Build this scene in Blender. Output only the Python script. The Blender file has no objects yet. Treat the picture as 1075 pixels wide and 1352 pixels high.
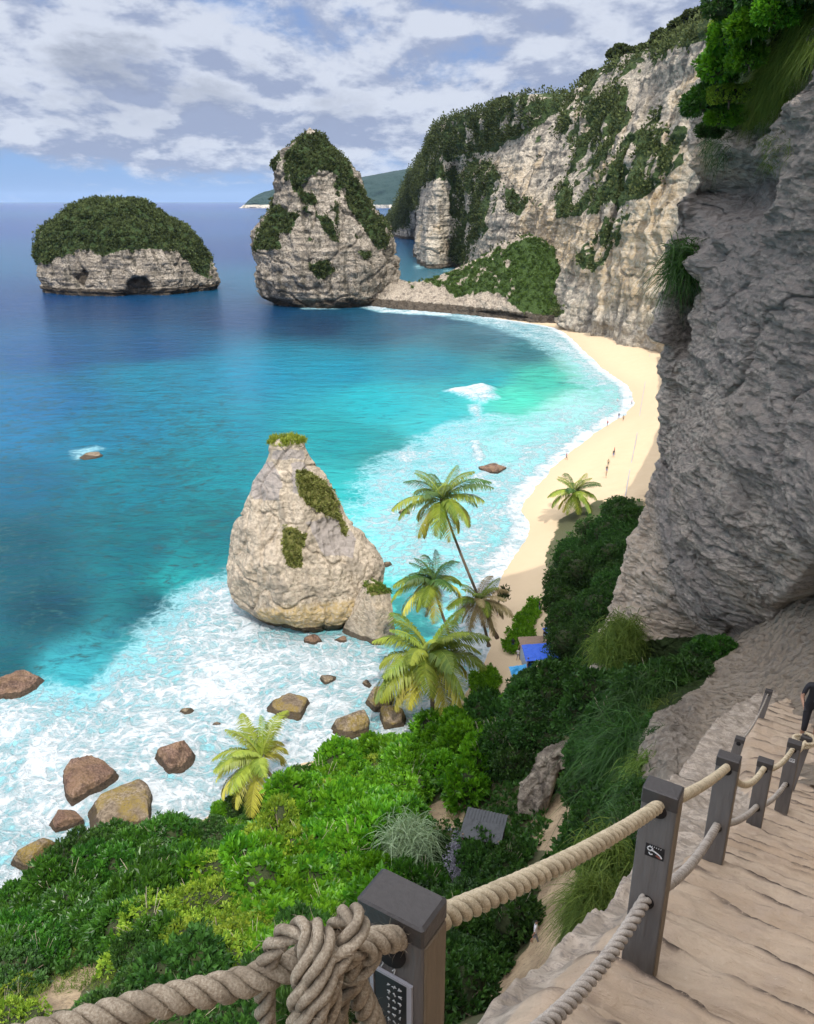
import bpy, math, random
import numpy as np
from mathutils import Vector, Matrix
R = math.radians
rng = np.random.default_rng(7)
random.seed(7)
SC = bpy.context.scene
COL = SC.collection

# ------------------------------------------------------------------ camera, sky, sun, exposure
HC = 55.0                      # camera height above the sea
PITCH = R(20.9)
FPX = 1075.0                   # focal length in photo pixels (photo 1075 wide)
cam = bpy.data.cameras.new('camera'); camo = bpy.data.objects.new('camera', cam); COL.objects.link(camo)
camo.location = (0, 0, HC); camo.rotation_euler = (math.pi/2 - PITCH, 0, 0)
cam.sensor_fit = 'HORIZONTAL'; cam.sensor_width = 36; cam.lens = 36
cam.clip_start = 0.05; cam.clip_end = 80000
SC.camera = camo

SUN_EL = R(52); SUN_AZ = (0.14, -0.75)          # horizontal direction towards the sun: behind the camera, to the right
sl = math.hypot(*SUN_AZ)
SDIR = Vector((SUN_AZ[0]/sl*math.cos(SUN_EL), SUN_AZ[1]/sl*math.cos(SUN_EL), math.sin(SUN_EL)))
sun = bpy.data.lights.new('sun', 'SUN'); suno = bpy.data.objects.new('sun', sun); COL.objects.link(suno)
sun.energy = 3.3; sun.angle = R(0.5); sun.color = (1.0, 0.95, 0.86)
suno.rotation_euler = (-SDIR).to_track_quat('-Z', 'Y').to_euler()
suno.location = (40, -60, 160)

VS = SC.view_settings
VS.view_transform = 'Standard'; VS.look = 'None'; VS.gamma = 1; VS.exposure = 0.25
SC.cycles.max_bounces = 6; SC.cycles.diffuse_bounces = 3; SC.cycles.glossy_bounces = 2
SC.cycles.transmission_bounces = 3; SC.cycles.transparent_max_bounces = 4; SC.cycles.volume_bounces = 0
SC.cycles.use_denoising = True

def NN(nt, typ, ins=None, **props):
    n = nt.nodes.new(typ)
    for k, v in props.items(): setattr(n, k, v)
    if ins:
        for k, v in ins.items():
            s = n.inputs[k]
            if hasattr(v, 'is_linked') or isinstance(v, bpy.types.NodeSocket): nt.links.new(v, s)
            else: s.default_value = v
    return n
def math_(nt, op, a, b=0.0, c=0.0, clamp=False):
    n = nt.nodes.new('ShaderNodeMath'); n.operation = op; n.use_clamp = clamp
    for i, v in enumerate((a, b, c)):
        if isinstance(v, bpy.types.NodeSocket): nt.links.new(v, n.inputs[i])
        else: n.inputs[i].default_value = v
    return n.outputs[0]
def mix_(nt, f, a, b, mode='MIX'):
    n = nt.nodes.new('ShaderNodeMix'); n.data_type = 'RGBA'; n.blend_type = mode; n.clamp_factor = True
    for i, v in ((0, f), (6, a), (7, b)):
        if isinstance(v, bpy.types.NodeSocket): nt.links.new(v, n.inputs[i])
        elif i == 0: n.inputs[0].default_value = v
        else: n.inputs[i].default_value = (*v[:3], 1)
    return n.outputs[2]
def ramp_(nt, f, a, b, smooth=True):
    """smoothstep from a to b"""
    n = nt.nodes.new('ShaderNodeMapRange'); n.interpolation_type = 'SMOOTHSTEP' if smooth else 'LINEAR'
    for i, v in ((0, f), (1, a), (2, b)):
        if isinstance(v, bpy.types.NodeSocket): nt.links.new(v, n.inputs[i])
        else: n.inputs[i].default_value = v
    return n.outputs[0]
def noise_(nt, vec, scale, detail=4, rough=0.5, dist=0.0, out=0):
    n = NN(nt, 'ShaderNodeTexNoise', {'Vector': vec, 'Scale': scale, 'Detail': detail, 'Roughness': rough, 'Distortion': dist})
    return n.outputs[out]
def scalev(nt, vec, s, loc=(0, 0, 0)):
    n = NN(nt, 'ShaderNodeMapping', {'Vector': vec, 'Scale': s, 'Location': loc}); return n.outputs[0]

W = bpy.data.worlds.new('World'); SC.world = W; W.use_nodes = True
nt = W.node_tree; nt.nodes.clear()
tc = NN(nt, 'ShaderNodeTexCoord')
gen = tc.outputs['Generated']
sky = NN(nt, 'ShaderNodeTexSky', sky_type='NISHITA', sun_disc=False, sun_elevation=SUN_EL,
         sun_rotation=math.atan2(SDIR.x, SDIR.y), altitude=50, air_density=1.0, dust_density=0.3, ozone_density=3.0)
sep = NN(nt, 'ShaderNodeSeparateXYZ', {'Vector': gen})
zz = math_(nt, 'ADD', math_(nt, 'MAXIMUM', sep.outputs[2], 0.0), 0.26)
pl = NN(nt, 'ShaderNodeCombineXYZ', {'X': math_(nt, 'DIVIDE', sep.outputs[0], zz), 'Y': math_(nt, 'DIVIDE', sep.outputs[1], zz), 'Z': math_(nt,'MULTIPLY',sep.outputs[2],6.0)}).outputs[0]
c1 = noise_(nt, scalev(nt, pl, (2.0, 1.5, .7), (7.3, 2.4, 0)), 1.0, 8, 0.60, 0.1)
c2 = noise_(nt, scalev(nt, pl, (2.0, 1.5, .7), (7.3, 2.26, .10)), 1.0, 8, 0.60, 0.1)
big = noise_(nt, scalev(nt, pl, (1.1, .8, .3), (1.4, 3, 0)), 1.0, 2, 0.5)
fine = noise_(nt, scalev(nt, pl, (9, 5.0, 2), (2, 1, 0)), 1.0, 7, 0.6, .3)
el = sep.outputs[2]
cover = math_(nt, 'ADD', c1, math_(nt, 'MULTIPLY', math_(nt, 'SUBTRACT', big, 0.5), 0.30))
cover = math_(nt, 'ADD', cover, math_(nt, 'MULTIPLY', math_(nt, 'SUBTRACT', fine, 0.5), 0.15))
thr = math_(nt, 'SUBTRACT', 0.60, math_(nt, 'MULTIPLY', ramp_(nt, el, 0.0, 0.065), 0.31))
mask = ramp_(nt, math_(nt, 'SUBTRACT', cover, thr), -0.07, 0.13)
lit = ramp_(nt, math_(nt, 'ADD', math_(nt, 'SUBTRACT', c1, c2), math_(nt, 'MULTIPLY', math_(nt, 'SUBTRACT', fine, 0.5), 0.12)), -0.06, 0.06)
thick = ramp_(nt, cover, 0.50, 0.66)
ccol = mix_(nt, lit, (3.0, 3.5, 4.9), (5.9, 6.3, 7.2))
ccol = mix_(nt, math_(nt, 'MULTIPLY', math_(nt, 'MULTIPLY', thick, .85), ramp_(nt, el, 0.03, 0.18)), ccol, (2.1, 2.4, 3.2))
skyc = mix_(nt, ramp_(nt, el, 0.0, 0.30), (1.7, 3.3, 6.6), (1.3, 2.5, 5.6))
skyc = mix_(nt, 0.85, sky.outputs[0], skyc)
wc = mix_(nt, math_(nt, 'MULTIPLY', mask, 0.95), skyc, ccol)
# unseen sky overhead and around the sun brightened, fill for the shaded rock
sd = NN(nt, 'ShaderNodeVectorMath', {0: gen, 1: tuple(SDIR)}, operation='DOT_PRODUCT').outputs['Value']
glow = math_(nt, 'ADD', 1.0, math_(nt, 'ADD', math_(nt, 'MULTIPLY', ramp_(nt, sd, 0.0, 0.95), 2.0), math_(nt, 'MULTIPLY', ramp_(nt, el, 0.25, 0.65), 1.5)))
wc = mix_(nt, ramp_(nt, el, 0.25, 0.6), wc, mix_(nt, .55, wc, (5.6, 5.2, 4.7)))
wc = NN(nt, 'ShaderNodeVectorMath', {0: wc, 'Scale': glow}, operation='SCALE').outputs[0]
bg = NN(nt, 'ShaderNodeBackground', {'Color': wc, 'Strength': 0.10})
wo = NN(nt, 'ShaderNodeOutputWorld', {'Surface': bg.outputs[0]})

# ------------------------------------------------------------------ geometry helpers
CP, SP = math.cos(PITCH), math.sin(PITCH)
def ray(px, py):
    x = (px - 537.5)/FPX; y = (676.0 - py)/FPX
    return np.array((x, CP + y*SP, -SP + y*CP))
def at(px, py, Y):                                # point on the pixel's line of sight, Y metres ahead
    d = ray(px, py); return np.array((0, 0, HC)) + d*(Y/d[1])
def gr(px, py, z=0.0):                            # where that line of sight meets height z
    d = ray(px, py); return np.array((0, 0, HC)) + d*((z - HC)/d[2])
def proj(P):
    P = np.asarray(P, float); q = P - np.array((0, 0, HC))
    c = q[..., 1]*CP - q[..., 2]*SP; u = q[..., 1]*SP + q[..., 2]*CP
    c = np.where(np.abs(c) < 1e-6, 1e-6, c)
    return np.where(c > 0, 537.5 + FPX*q[..., 0]/c, -9999), np.where(c > 0, 676 - FPX*u/c, -9999)

_p = rng.permutation(256); PERM = np.concatenate([_p, _p, _p])
_g = rng.normal(size=(256, 3)); GRAD = _g/np.linalg.norm(_g, axis=1)[:, None]
def perlin(P):
    P = np.asarray(P, float); i = np.floor(P).astype(int); f = P - i; i &= 255
    u = f*f*f*(f*(f*6 - 15) + 10); r = 0
    for dx in (0, 1):
        for dy in (0, 1):
            for dz in (0, 1):
                h = PERM[PERM[PERM[i[:, 0] + dx] + i[:, 1] + dy] + i[:, 2] + dz] & 255
                d = GRAD[h]; v = d[:, 0]*(f[:, 0] - dx) + d[:, 1]*(f[:, 1] - dy) + d[:, 2]*(f[:, 2] - dz)
                w = (u[:, 0] if dx else 1 - u[:, 0])*(u[:, 1] if dy else 1 - u[:, 1])*(u[:, 2] if dz else 1 - u[:, 2])
                r = r + v*w
    return r*1.5
def fbm(P, scale=1.0, oct=4, gain=0.5, ridged=False, seed=0.0):
    P = np.asarray(P, float)*scale + seed*17.3; a = 1.0; r = 0; t = 0
    for _ in range(oct):
        n = perlin(P)
        if ridged: n = 1 - 2*np.abs(n)
        r = r + a*n; t += a; a *= gain; P = P*2.03 + 5.1
    return r/t
def sstep(x, a, b):
    t = np.clip((np.asarray(x, float) - a)/(b - a), 0, 1); return t*t*(3 - 2*t)
def inpoly(X, Y, poly):
    poly = np.asarray(poly, float); n = len(poly); c = np.zeros(np.shape(X), bool); j = n - 1
    for i in range(n):
        xi, yi = poly[i][:2]; xj, yj = poly[j][:2]
        if yi != yj: c ^= ((yi > Y) != (yj > Y)) & (X < (xj - xi)*(Y - yi)/(yj - yi) + xi)
        j = i
    return c
def segdist(X, Y, pts, closed=True):
    d = np.full(np.shape(X), 1e9); n = len(pts)
    for i in range(n if closed else n - 1):
        a = pts[i]; b = pts[(i + 1) % n]; dx, dy = b[0] - a[0], b[1] - a[1]; L = dx*dx + dy*dy + 1e-12
        t = np.clip(((X - a[0])*dx + (Y - a[1])*dy)/L, 0, 1)
        d = np.minimum(d, np.hypot(X - a[0] - t*dx, Y - a[1] - t*dy))
    return d
def softpoly(X, Y, poly, soft):
    s = segdist(X, Y, poly); s = np.where(inpoly(X, Y, poly), s, -s)
    return sstep(s, -soft, soft)

def tag(o, label=None, cat=None, group=None, kind=None):
    if label: o['label'] = label
    if cat: o['category'] = cat
    if group: o['group'] = group
    if kind: o['kind'] = kind
    return o
def mesh_data(name, V, F, mats=(), attrs=None, smooth=True, mi=None):
    V = np.ascontiguousarray(V, dtype=np.float32).reshape(-1, 3)
    if isinstance(F, np.ndarray): Fs = [F]
    else: Fs = [np.asarray(f) for f in F if len(f)]
    me = bpy.data.meshes.new(name); me.vertices.add(len(V)); me.vertices.foreach_set('co', V.ravel())
    loops = np.concatenate([f.ravel() for f in Fs]).astype(np.int32)
    tot = np.concatenate([np.full(len(f), f.shape[1]) for f in Fs]).astype(np.int32)
    st = np.concatenate([[0], np.cumsum(tot)[:-1]]).astype(np.int32)
    me.loops.add(len(loops)); me.loops.foreach_set('vertex_index', loops)
    me.polygons.add(len(tot)); me.polygons.foreach_set('loop_start', st); me.polygons.foreach_set('loop_total', tot)
    for m in (mats if isinstance(mats, (list, tuple)) else [mats]): me.materials.append(m)
    if mi is not None: me.polygons.foreach_set('material_index', np.asarray(mi, np.int32))
    me.update(calc_edges=True)
    me.polygons.foreach_set('use_smooth', np.full(len(tot), smooth, bool))
    for k, a in (attrs or {}).items():
        a = np.asarray(a, np.float32)
        if a.ndim == 1:
            at_ = me.attributes.new(k, 'FLOAT', 'POINT'); at_.data.foreach_set('value', a)
        else:
            at_ = me.attributes.new(k, 'FLOAT_COLOR', 'POINT')
            at_.data.foreach_set('color', np.concatenate([a, np.ones((len(a), 1), np.float32)], 1).ravel())
    me.validate()
    return me
def link(name, me, parent=None, loc=None):
    o = bpy.data.objects.new(name, me); COL.objects.link(o)
    if loc is not None: o.location = loc
    if parent is not None: o.parent = parent
    return o
def mk(name, V, F, mats=(), parent=None, attrs=None, smooth=True, mi=None):
    return link(name, mesh_data(name, V, F, mats, attrs, smooth, mi), parent)
def empty(name, loc=(0, 0, 0)):
    o = bpy.data.objects.new(name, None); COL.objects.link(o); o.location = loc; o.empty_display_size = .2; return o
def gridF(nr, nc, wrap=False):
    r = np.arange(nr - 1)[:, None]; c = np.arange(nc if wrap else nc - 1)[None, :]; c2 = (c + 1) % nc
    return np.stack([r*nc + c, r*nc + c2, (r + 1)*nc + c2, (r + 1)*nc + c], -1).reshape(-1, 4)
def catmull(A, n, ax=0):
    A = np.moveaxis(np.asarray(A, float), ax, 0); m = len(A)
    Ap = np.concatenate([2*A[:1] - A[1:2], A, 2*A[-1:] - A[-2:-1]])
    t = np.linspace(0, m - 1, n) if np.isscalar(n) else np.asarray(n)
    i = np.minimum(t.astype(int), m - 2); f = (t - i).reshape((-1,) + (1,)*(A.ndim - 1))
    p0, p1, p2, p3 = Ap[i], Ap[i + 1], Ap[i + 2], Ap[i + 3]
    r = .5*((2*p1) + (-p0 + p2)*f + (2*p0 - 5*p1 + 4*p2 - p3)*f*f + (-p0 + 3*p1 - 3*p2 + p3)*f**3)
    return np.moveaxis(r, 0, ax)
def lattice(ctrl, nr, nc): return catmull(catmull(ctrl, nr, 0), nc, 1)
def gridnormals(G):
    a = np.gradient(G, axis=0); b = np.gradient(G, axis=1); n = np.cross(b, a)
    return n/np.maximum(np.linalg.norm(n, axis=-1, keepdims=True), 1e-9)
def srgb(*c):
    c = np.asarray(c, float)/255; return np.where(c < .04045, c/12.92, ((c + .055)/1.055)**2.4)

# ------------------------------------------------------------------ materials
def new_mat(name):
    m = bpy.data.materials.new(name); m.use_nodes = True; t = m.node_tree; t.nodes.clear()
    b = NN(t, 'ShaderNodeBsdfPrincipled'); o = NN(t, 'ShaderNodeOutputMaterial', {'Surface': b.outputs[0]})
    return m, t, b
def rock_mat(name, dark, mid, light, stain, warm=(.55, .36, .16), size=1.0, strata=.5, pits=.5, bump=.6, veg=(.035, .06, .015), band=1.0, grey=(.29, .26, .245), sa=.75, flat=1.0):
    """size = metres of the main blotches; attributes veg, warm, wet (damp, also painted recess shade) 0..1 on the mesh"""
    m, t, b = new_mat(name)
    pos = NN(t, 'ShaderNodeTexCoord').outputs['Object']
    n1 = noise_(t, pos, .35/size, 6, .6)
    n2 = noise_(t, scalev(t, pos, (1, 1, .25)), 1.1/size, 6, .6, .4)
    n3 = noise_(t, scalev(t, pos, (1, 1, flat)), 5/size, 8, .65)
    st = noise_(t, scalev(t, pos, (.12, .12, 2.2*band)), 1/size, 5, .6, .2)
    base = mix_(t, ramp_(t, n1, .35, .65), mid, light)
    base = mix_(t, ramp_(t, n3, .40, .66), base, dark)
    base = mix_(t, math_(t, 'MULTIPLY', ramp_(t, st, .50, .60), strata), base, dark)
    base = mix_(t, math_(t, 'MULTIPLY', ramp_(t, n2, .50, .63), sa), base, stain)
    aw = NN(t, 'ShaderNodeAttribute', attribute_name='warm').outputs['Fac']
    base = mix_(t, math_(t, 'MULTIPLY', aw, ramp_(t, n3, .30, .6)), base, warm)
    ag = NN(t, 'ShaderNodeAttribute', attribute_name='grey').outputs['Fac']
    base = mix_(t, math_(t, 'MULTIPLY', ramp_(t, math_(t, 'ADD', ag, math_(t, 'MULTIPLY', math_(t, 'SUBTRACT', n3, .5), .7)), .35, .6), .8), base, grey)
    av = NN(t, 'ShaderNodeAttribute', attribute_name='veg').outputs['Fac']
    vm = ramp_(t, math_(t, 'ADD', av, math_(t, 'MULTIPLY', math_(t, 'SUBTRACT', n3, .5), .9)), .42, .58)
    vc = mix_(t, n3, veg, tuple(c*1.9 for c in veg))
    base = mix_(t, vm, base, vc)
    awt = NN(t, 'ShaderNodeAttribute', attribute_name='wet').outputs['Fac']
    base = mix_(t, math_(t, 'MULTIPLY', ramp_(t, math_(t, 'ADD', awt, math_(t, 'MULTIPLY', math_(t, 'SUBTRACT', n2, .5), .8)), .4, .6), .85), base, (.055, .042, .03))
    t.links.new(base, b.inputs['Base Color'])
    b.inputs['Roughness'].default_value = .93; b.inputs['Specular IOR Level'].default_value = .2
    v1 = NN(t, 'ShaderNodeTexVoronoi', {'Vector': scalev(t, pos, (1, 1, flat)), 'Scale': 2.6/size, 'Randomness': 1.0}).outputs[0]
    h = math_(t, 'ADD', math_(t, 'MULTIPLY', n3, 1.0), math_(t, 'MULTIPLY', v1, pits))
    h = math_(t, 'ADD', h, math_(t, 'MULTIPLY', st, strata*1.2))
    bp = NN(t, 'ShaderNodeBump', {'Height': h, 'Strength': bump, 'Distance': .5*size})
    t.links.new(bp.outputs[0], b.inputs['Normal'])
    return m
def leaf_mat(name, c0, c1, trans=.35, rough=.55, spec=.3):
    m, t, b = new_mat(name)
    a = NN(t, 'ShaderNodeAttribute', attribute_name='shade').outputs['Fac']
    oi = NN(t, 'ShaderNodeObjectInfo').outputs['Random']
    c = mix_(t, a, c0, c1)
    hs = NN(t, 'ShaderNodeHueSaturation', {'Hue': math_(t, 'ADD', .49, math_(t, 'MULTIPLY', oi, .02)), 'Value': math_(t, 'ADD', .82, math_(t, 'MULTIPLY', oi, .36)), 'Color': c}).outputs[0]
    t.links.new(hs, b.inputs['Base Color']); b.inputs['Roughness'].default_value = rough
    b.inputs['Specular IOR Level'].default_value = spec
    if trans:
        tr = NN(t, 'ShaderNodeBsdfTranslucent', {'Color': mix_(t, .5, hs, (c1[0]*1.3, c1[1]*1.2, c1[2]*.5))})
        mx = NN(t, 'ShaderNodeMixShader', {0: trans, 1: b.outputs[0], 2: tr.outputs[0]})
        t.links.new(mx.outputs[0], [n for n in t.nodes if n.type == 'OUTPUT_MATERIAL'][0].inputs[0])
    return m
def plain_mat(name, c, rough=.6, metal=0.0, bump=0, bscale=40, var=.25, spec=.4, grain=1.0):
    m, t, b = new_mat(name)
    pos = scalev(t, NN(t, 'ShaderNodeTexCoord').outputs['Object'], (1, 1, grain))
    n = noise_(t, pos, bscale, 6, .6)
    n0 = noise_(t, pos, bscale*.12, 3, .6)
    k = tuple(x*(1 - var) for x in c)
    col = mix_(t, n, mix_(t, n0, c, k), tuple(min(1, x*(1 + var)) for x in c))
    t.links.new(col, b.inputs['Base Color']); b.inputs['Roughness'].default_value = rough
    b.inputs['Metallic'].default_value = metal; b.inputs['Specular IOR Level'].default_value = spec
    if bump:
        bp = NN(t, 'ShaderNodeBump', {'Height': n, 'Strength': bump, 'Distance': .3/bscale*4}); t.links.new(bp.outputs[0], b.inputs['Normal'])
    return m

M_FAR = rock_mat('pale_limestone', (.30, .26, .21), (.50, .44, .35), (.66, .58, .46), (.13, .12, .105), warm=(.62, .42, .18), size=8, strata=.5, bump=.8, veg=(.035, .055, .018), band=1.6)
M_STACK = rock_mat('stack_limestone', (.15, .128, .10), (.35, .30, .24), (.54, .47, .38), (.075, .068, .05), size=5, strata=.45, bump=.9, veg=(.03, .05, .016), band=1.5)
M_PYR = rock_mat('smooth_limestone', (.28, .235, .18), (.44, .37, .285), (.52, .44, .34), (.25, .215, .17), warm=(.40, .30, .15), size=2.2, strata=.35, bump=.55, veg=(.10, .10, .03))
M_BOULR = rock_mat('reddish_wet_rock', (.10, .06, .045), (.20, .125, .09), (.28, .19, .14), (.07, .045, .035), size=1.0, strata=.2, bump=.8)
M_BOULD = rock_mat('shore_rock', (.13, .10, .07), (.25, .195, .135), (.34, .275, .20), (.12, .09, .06), warm=(.26, .19, .05), size=1.2, strata=.2, bump=.8)
M_NEAR = rock_mat('pitted_limestone', (.30, .26, .225), (.58, .505, .435), (.76, .67, .57), (.30, .265, .24), warm=(.78, .63, .47), size=1.0, strata=.30, pits=1.0, bump=1.0, veg=(.03, .05, .015), sa=.45, band=.55, flat=2.2, grey=(.40, .355, .325))
M_SPIT = rock_mat('spit_rock', (.24, .20, .16), (.42, .36, .28), (.55, .47, .37), (.12, .10, .08), size=3, strata=.2, bump=.9)

# ------------------------------------------------------------------ foliage generators
def leafcloud(C, N, r, per, leaf, wid=.45, up=.35, shade=None, flat=0.0, seed=0):
    """C centres (n,3), N outward (n,3): per diamond leaves of length leaf radiate from each centre inside radius r"""
    g = np.random.default_rng(seed); n = len(C); k = n*per
    c = np.repeat(C, per, 0); nn = np.repeat(N, per, 0); rr = np.repeat(np.broadcast_to(r, (n,)), per)
    d = g.normal(size=(k, 3)) + nn*(.6 + up); d[:, 2] += up; d /= np.linalg.norm(d, axis=1)[:, None]
    p = c + d*(rr*g.uniform(.0, .8, k))[:, None]
    s = np.cross(d, g.normal(size=(k, 3))); s /= np.maximum(np.linalg.norm(s, axis=1)[:, None], 1e-6)
    L = (leaf*g.uniform(.6, 1.25, k))[:, None]; w = L*wid
    nrm = np.cross(d, s)
    a = p; b_ = p + d*L*.5 + s*w*.5 + nrm*L*.08; t_ = p + d*L - nrm*L*.12*(1 + flat); e = p + d*L*.5 - s*w*.5 + nrm*L*.08
    V = np.stack([a, b_, t_, e], 1).reshape(-1, 3); F = np.arange(k*4).reshape(-1, 4)
    sh = np.clip(np.repeat(g.uniform(0, 1, n) if shade is None else shade, per) + g.normal(size=k)*.15, 0, 1)
    return V, F, np.repeat(sh, 4)
def sample_surface(V, F, mask, n, seed=0):
    g = np.random.default_rng(seed)
    a, b_, c, d = V[F[:, 0]], V[F[:, 1]], V[F[:, 2]], V[F[:, 3]]
    cr = np.cross(c - a, d - b_); ar = np.linalg.norm(cr, axis=1)/2; w = ar*mask[F].mean(1)
    if w.sum() <= 0: return np.zeros((0, 3)), np.zeros((0, 3)), 0
    idx = g.choice(len(F), n, p=w/w.sum()); u = g.uniform(size=(n, 1)); v = g.uniform(size=(n, 1))
    P = (a[idx]*(1 - u) + b_[idx]*u)*(1 - v) + (d[idx]*(1 - u) + c[idx]*u)*v
    N = cr[idx]/np.maximum(2*ar[idx], 1e-9)[:, None]
    return P, N, w.sum()
def polymask(P, polys, soft=6, noise_scale=.1, namp=12):
    px, py = proj(P); n = fbm(P, noise_scale, 4)*namp; n2 = fbm(P, noise_scale, 4, seed=3)*namp
    m = np.zeros(len(P))
    for pl_ in polys: m = np.maximum(m, softpoly(px + n, py + n2, pl_, soft))
    return m

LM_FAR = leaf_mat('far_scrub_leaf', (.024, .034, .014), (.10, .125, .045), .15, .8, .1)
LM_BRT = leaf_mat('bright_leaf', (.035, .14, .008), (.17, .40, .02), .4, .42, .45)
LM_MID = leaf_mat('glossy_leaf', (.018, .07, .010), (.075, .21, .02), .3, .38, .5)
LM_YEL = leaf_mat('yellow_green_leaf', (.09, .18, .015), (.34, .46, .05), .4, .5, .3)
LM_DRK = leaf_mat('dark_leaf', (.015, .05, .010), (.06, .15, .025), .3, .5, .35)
LM_GRASS = leaf_mat('grass_blade', (.05, .10, .018), (.19, .27, .05), .35, .6, .2)
LM_SILV = leaf_mat('silvery_blade', (.16, .24, .13), (.42, .52, .33), .3, .6, .2)
M_BARK = plain_mat('bark', (.16, .12, .085), .9, 0, .6, 12)

# ------------------------------------------------------------------ shoreline
SHORE_PX = [(-420, 1352), (-200, 1270), (-60, 1200), (0, 1190), (40, 1160), (75, 1140), (130, 1125), (210, 1110), (250, 1090), (310, 1060), (380, 1015), (440, 998), (520, 985),
            (590, 945), (625, 890), (642, 850), (645, 795), (668, 745), (698, 700), (688, 668), (722, 625), (758, 592), (800, 562), (832, 540), (830, 512), (800, 490),
            (772, 465), (745, 440), (718, 430), (640, 418)]
SHORE = [gr(x, y)[:2] for x, y in SHORE_PX]
SHORE[0] = np.array((-90., 38.))
LANDPOLY = [(-400, 10)] + [(-200, 36)] + [tuple(p) for p in SHORE] + [(60, 700), (400, 700), (400, 10)]
_sh = catmull(np.array(SHORE), 240)
def sdland(X, Y):
    d = segdist(X, Y, _sh, False)
    # shoreline left of the frame
    d = np.minimum(d, segdist(X, Y, [(-400, 10), (-200, 36), tuple(_sh[0])], False))
    poly = [(-400, 10), (-200, 36)] + [tuple(p) for p in _sh] + [(60, 700), (400, 700), (400, 10)]
    return np.where(inpoly(X, Y, poly), d, -d)

# ------------------------------------------------------------------ coastal ground (one sheet)
CTRL = [(720, 780, 3), (790, 650, 3.5), (840, 560, 3.5), (860, 480, 3.5), (790, 440, 3), (700, 870, 4), (650, 915, 3.5), (760, 720, 6), (790, 760, 9), (750, 850, 8), (700, 950, 7),
        (780, 900, 14), (640, 970, 5), (560, 1000, 4.5), (480, 1010, 4), (650, 1050, 7), (720, 1090, 11), (740, 1000, 12), (790, 1050, 17), (600, 1150, 9), (650, 1250, 15),
        (720, 1290, 20), (480, 1150, 7.5), (400, 1080, 5), (330, 1130, 6), (300, 1250, 11), (200, 1150, 4), (200, 1300, 13), (100, 1200, 4.5), (60, 1300, 11), (0, 1250, 6),
        (0, 1340, 12), (400, 1340, 16), (560, 1340, 18), (-150, 1352, 9)]
cw = [np.append(gr(x, y, z)[:2], z) for x, y, z in CTRL] + [(0, 12, 36), (-20, 14, 30), (-50, 18, 24), (12, 14, 40), (14, 30, 32), (-100, 15, 26), (20, 40, 26), (30, 70, 15), (34, 90, 12), (44, 120, 10), (62, 160, 6), (80, 200, 5), (95, 240, 4), (105, 290, 4), (0, -20, 60), (-60, -20, 50), (60, -20, 50), (110, 350, 4), (120, 200, 6), (100, 120, 10)]
cw = np.array(cw)
def _k(r): return r**2*np.log(r + 1e-6)
_D = np.hypot(cw[:, None, 0] - cw[None, :, 0], cw[:, None, 1] - cw[None, :, 1])
_n = len(cw); _A = np.zeros((_n + 3, _n + 3)); _A[:_n, :_n] = _k(_D) + np.eye(_n)*20.0
_A[:_n, _n:] = np.c_[np.ones(_n), cw[:, :2]]; _A[_n:, :_n] = _A[:_n, _n:].T
_w = np.linalg.solve(_A, np.r_[cw[:, 2], 0, 0, 0])
def ground_z(X, Y, noisy=True):
    X = np.asarray(X, float); Y = np.asarray(Y, float); z = _w[_n] + _w[_n + 1]*X + _w[_n + 2]*Y
    for i in range(_n): z = z + _w[i]*_k(np.hypot(X - cw[i, 0], Y - cw[i, 1]))
    d = sdland(X, Y)
    z = np.clip(z, 1.5, 60); w = sstep(d, 0, 16)
    zz = np.where(d > 0, (1 - w)*np.minimum(d*.085, 3) + w*z, d*.12)
    if noisy:
        P = np.stack([X.ravel(), Y.ravel(), 0*X.ravel()], 1)
        zz = zz + (fbm(P, .25, 4).reshape(X.shape)*.5*sstep(d, 6, 18) + fbm(P, .12, 3, seed=2).reshape(X.shape)*.12)
    return np.maximum(zz, -5)

M_GROUND, t, b = new_mat('sand_and_soil')
pos = NN(t, 'ShaderNodeTexCoord').outputs['Object']
n1 = noise_(t, pos, .5, 5, .6); n2 = noise_(t, pos, 6, 6, .65)
sandc = mix_(t, n1, (.51, .39, .245), (.57, .45, .295))
sandc = mix_(t, math_(t, 'MULTIPLY', ramp_(t, n2, .62, .75), .35), sandc, (.45, .34, .22))
wet = NN(t, 'ShaderNodeAttribute', attribute_name='wet').outputs['Fac']
sandc = mix_(t, wet, sandc, (.48, .37, .24))
soil = NN(t, 'ShaderNodeAttribute', attribute_name='soil').outputs['Fac']
soilc = mix_(t, ramp_(t, n1, .35, .65), (.28, .20, .12), (.45, .34, .21))
soilc = mix_(t, ramp_(t, n2, .5, .7), soilc, (.16, .12, .07))
vg = NN(t, 'ShaderNodeAttribute', attribute_name='veg').outputs['Fac']
c = mix_(t, soil, sandc, soilc)
c = mix_(t, ramp_(t, math_(t, 'ADD', vg, math_(t, 'MULTIPLY', math_(t, 'SUBTRACT', n1, .5), .8)), .4, .6), c, mix_(t, n2, (.04, .045, .018), (.10, .10, .04)))
t.links.new(c, b.inputs['Base Color']); b.inputs['Roughness'].default_value = .9
bp = NN(t, 'ShaderNodeBump', {'Height': n2, 'Strength': .5, 'Distance': .12}); t.links.new(bp.outputs[0], b.inputs['Normal'])

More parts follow.
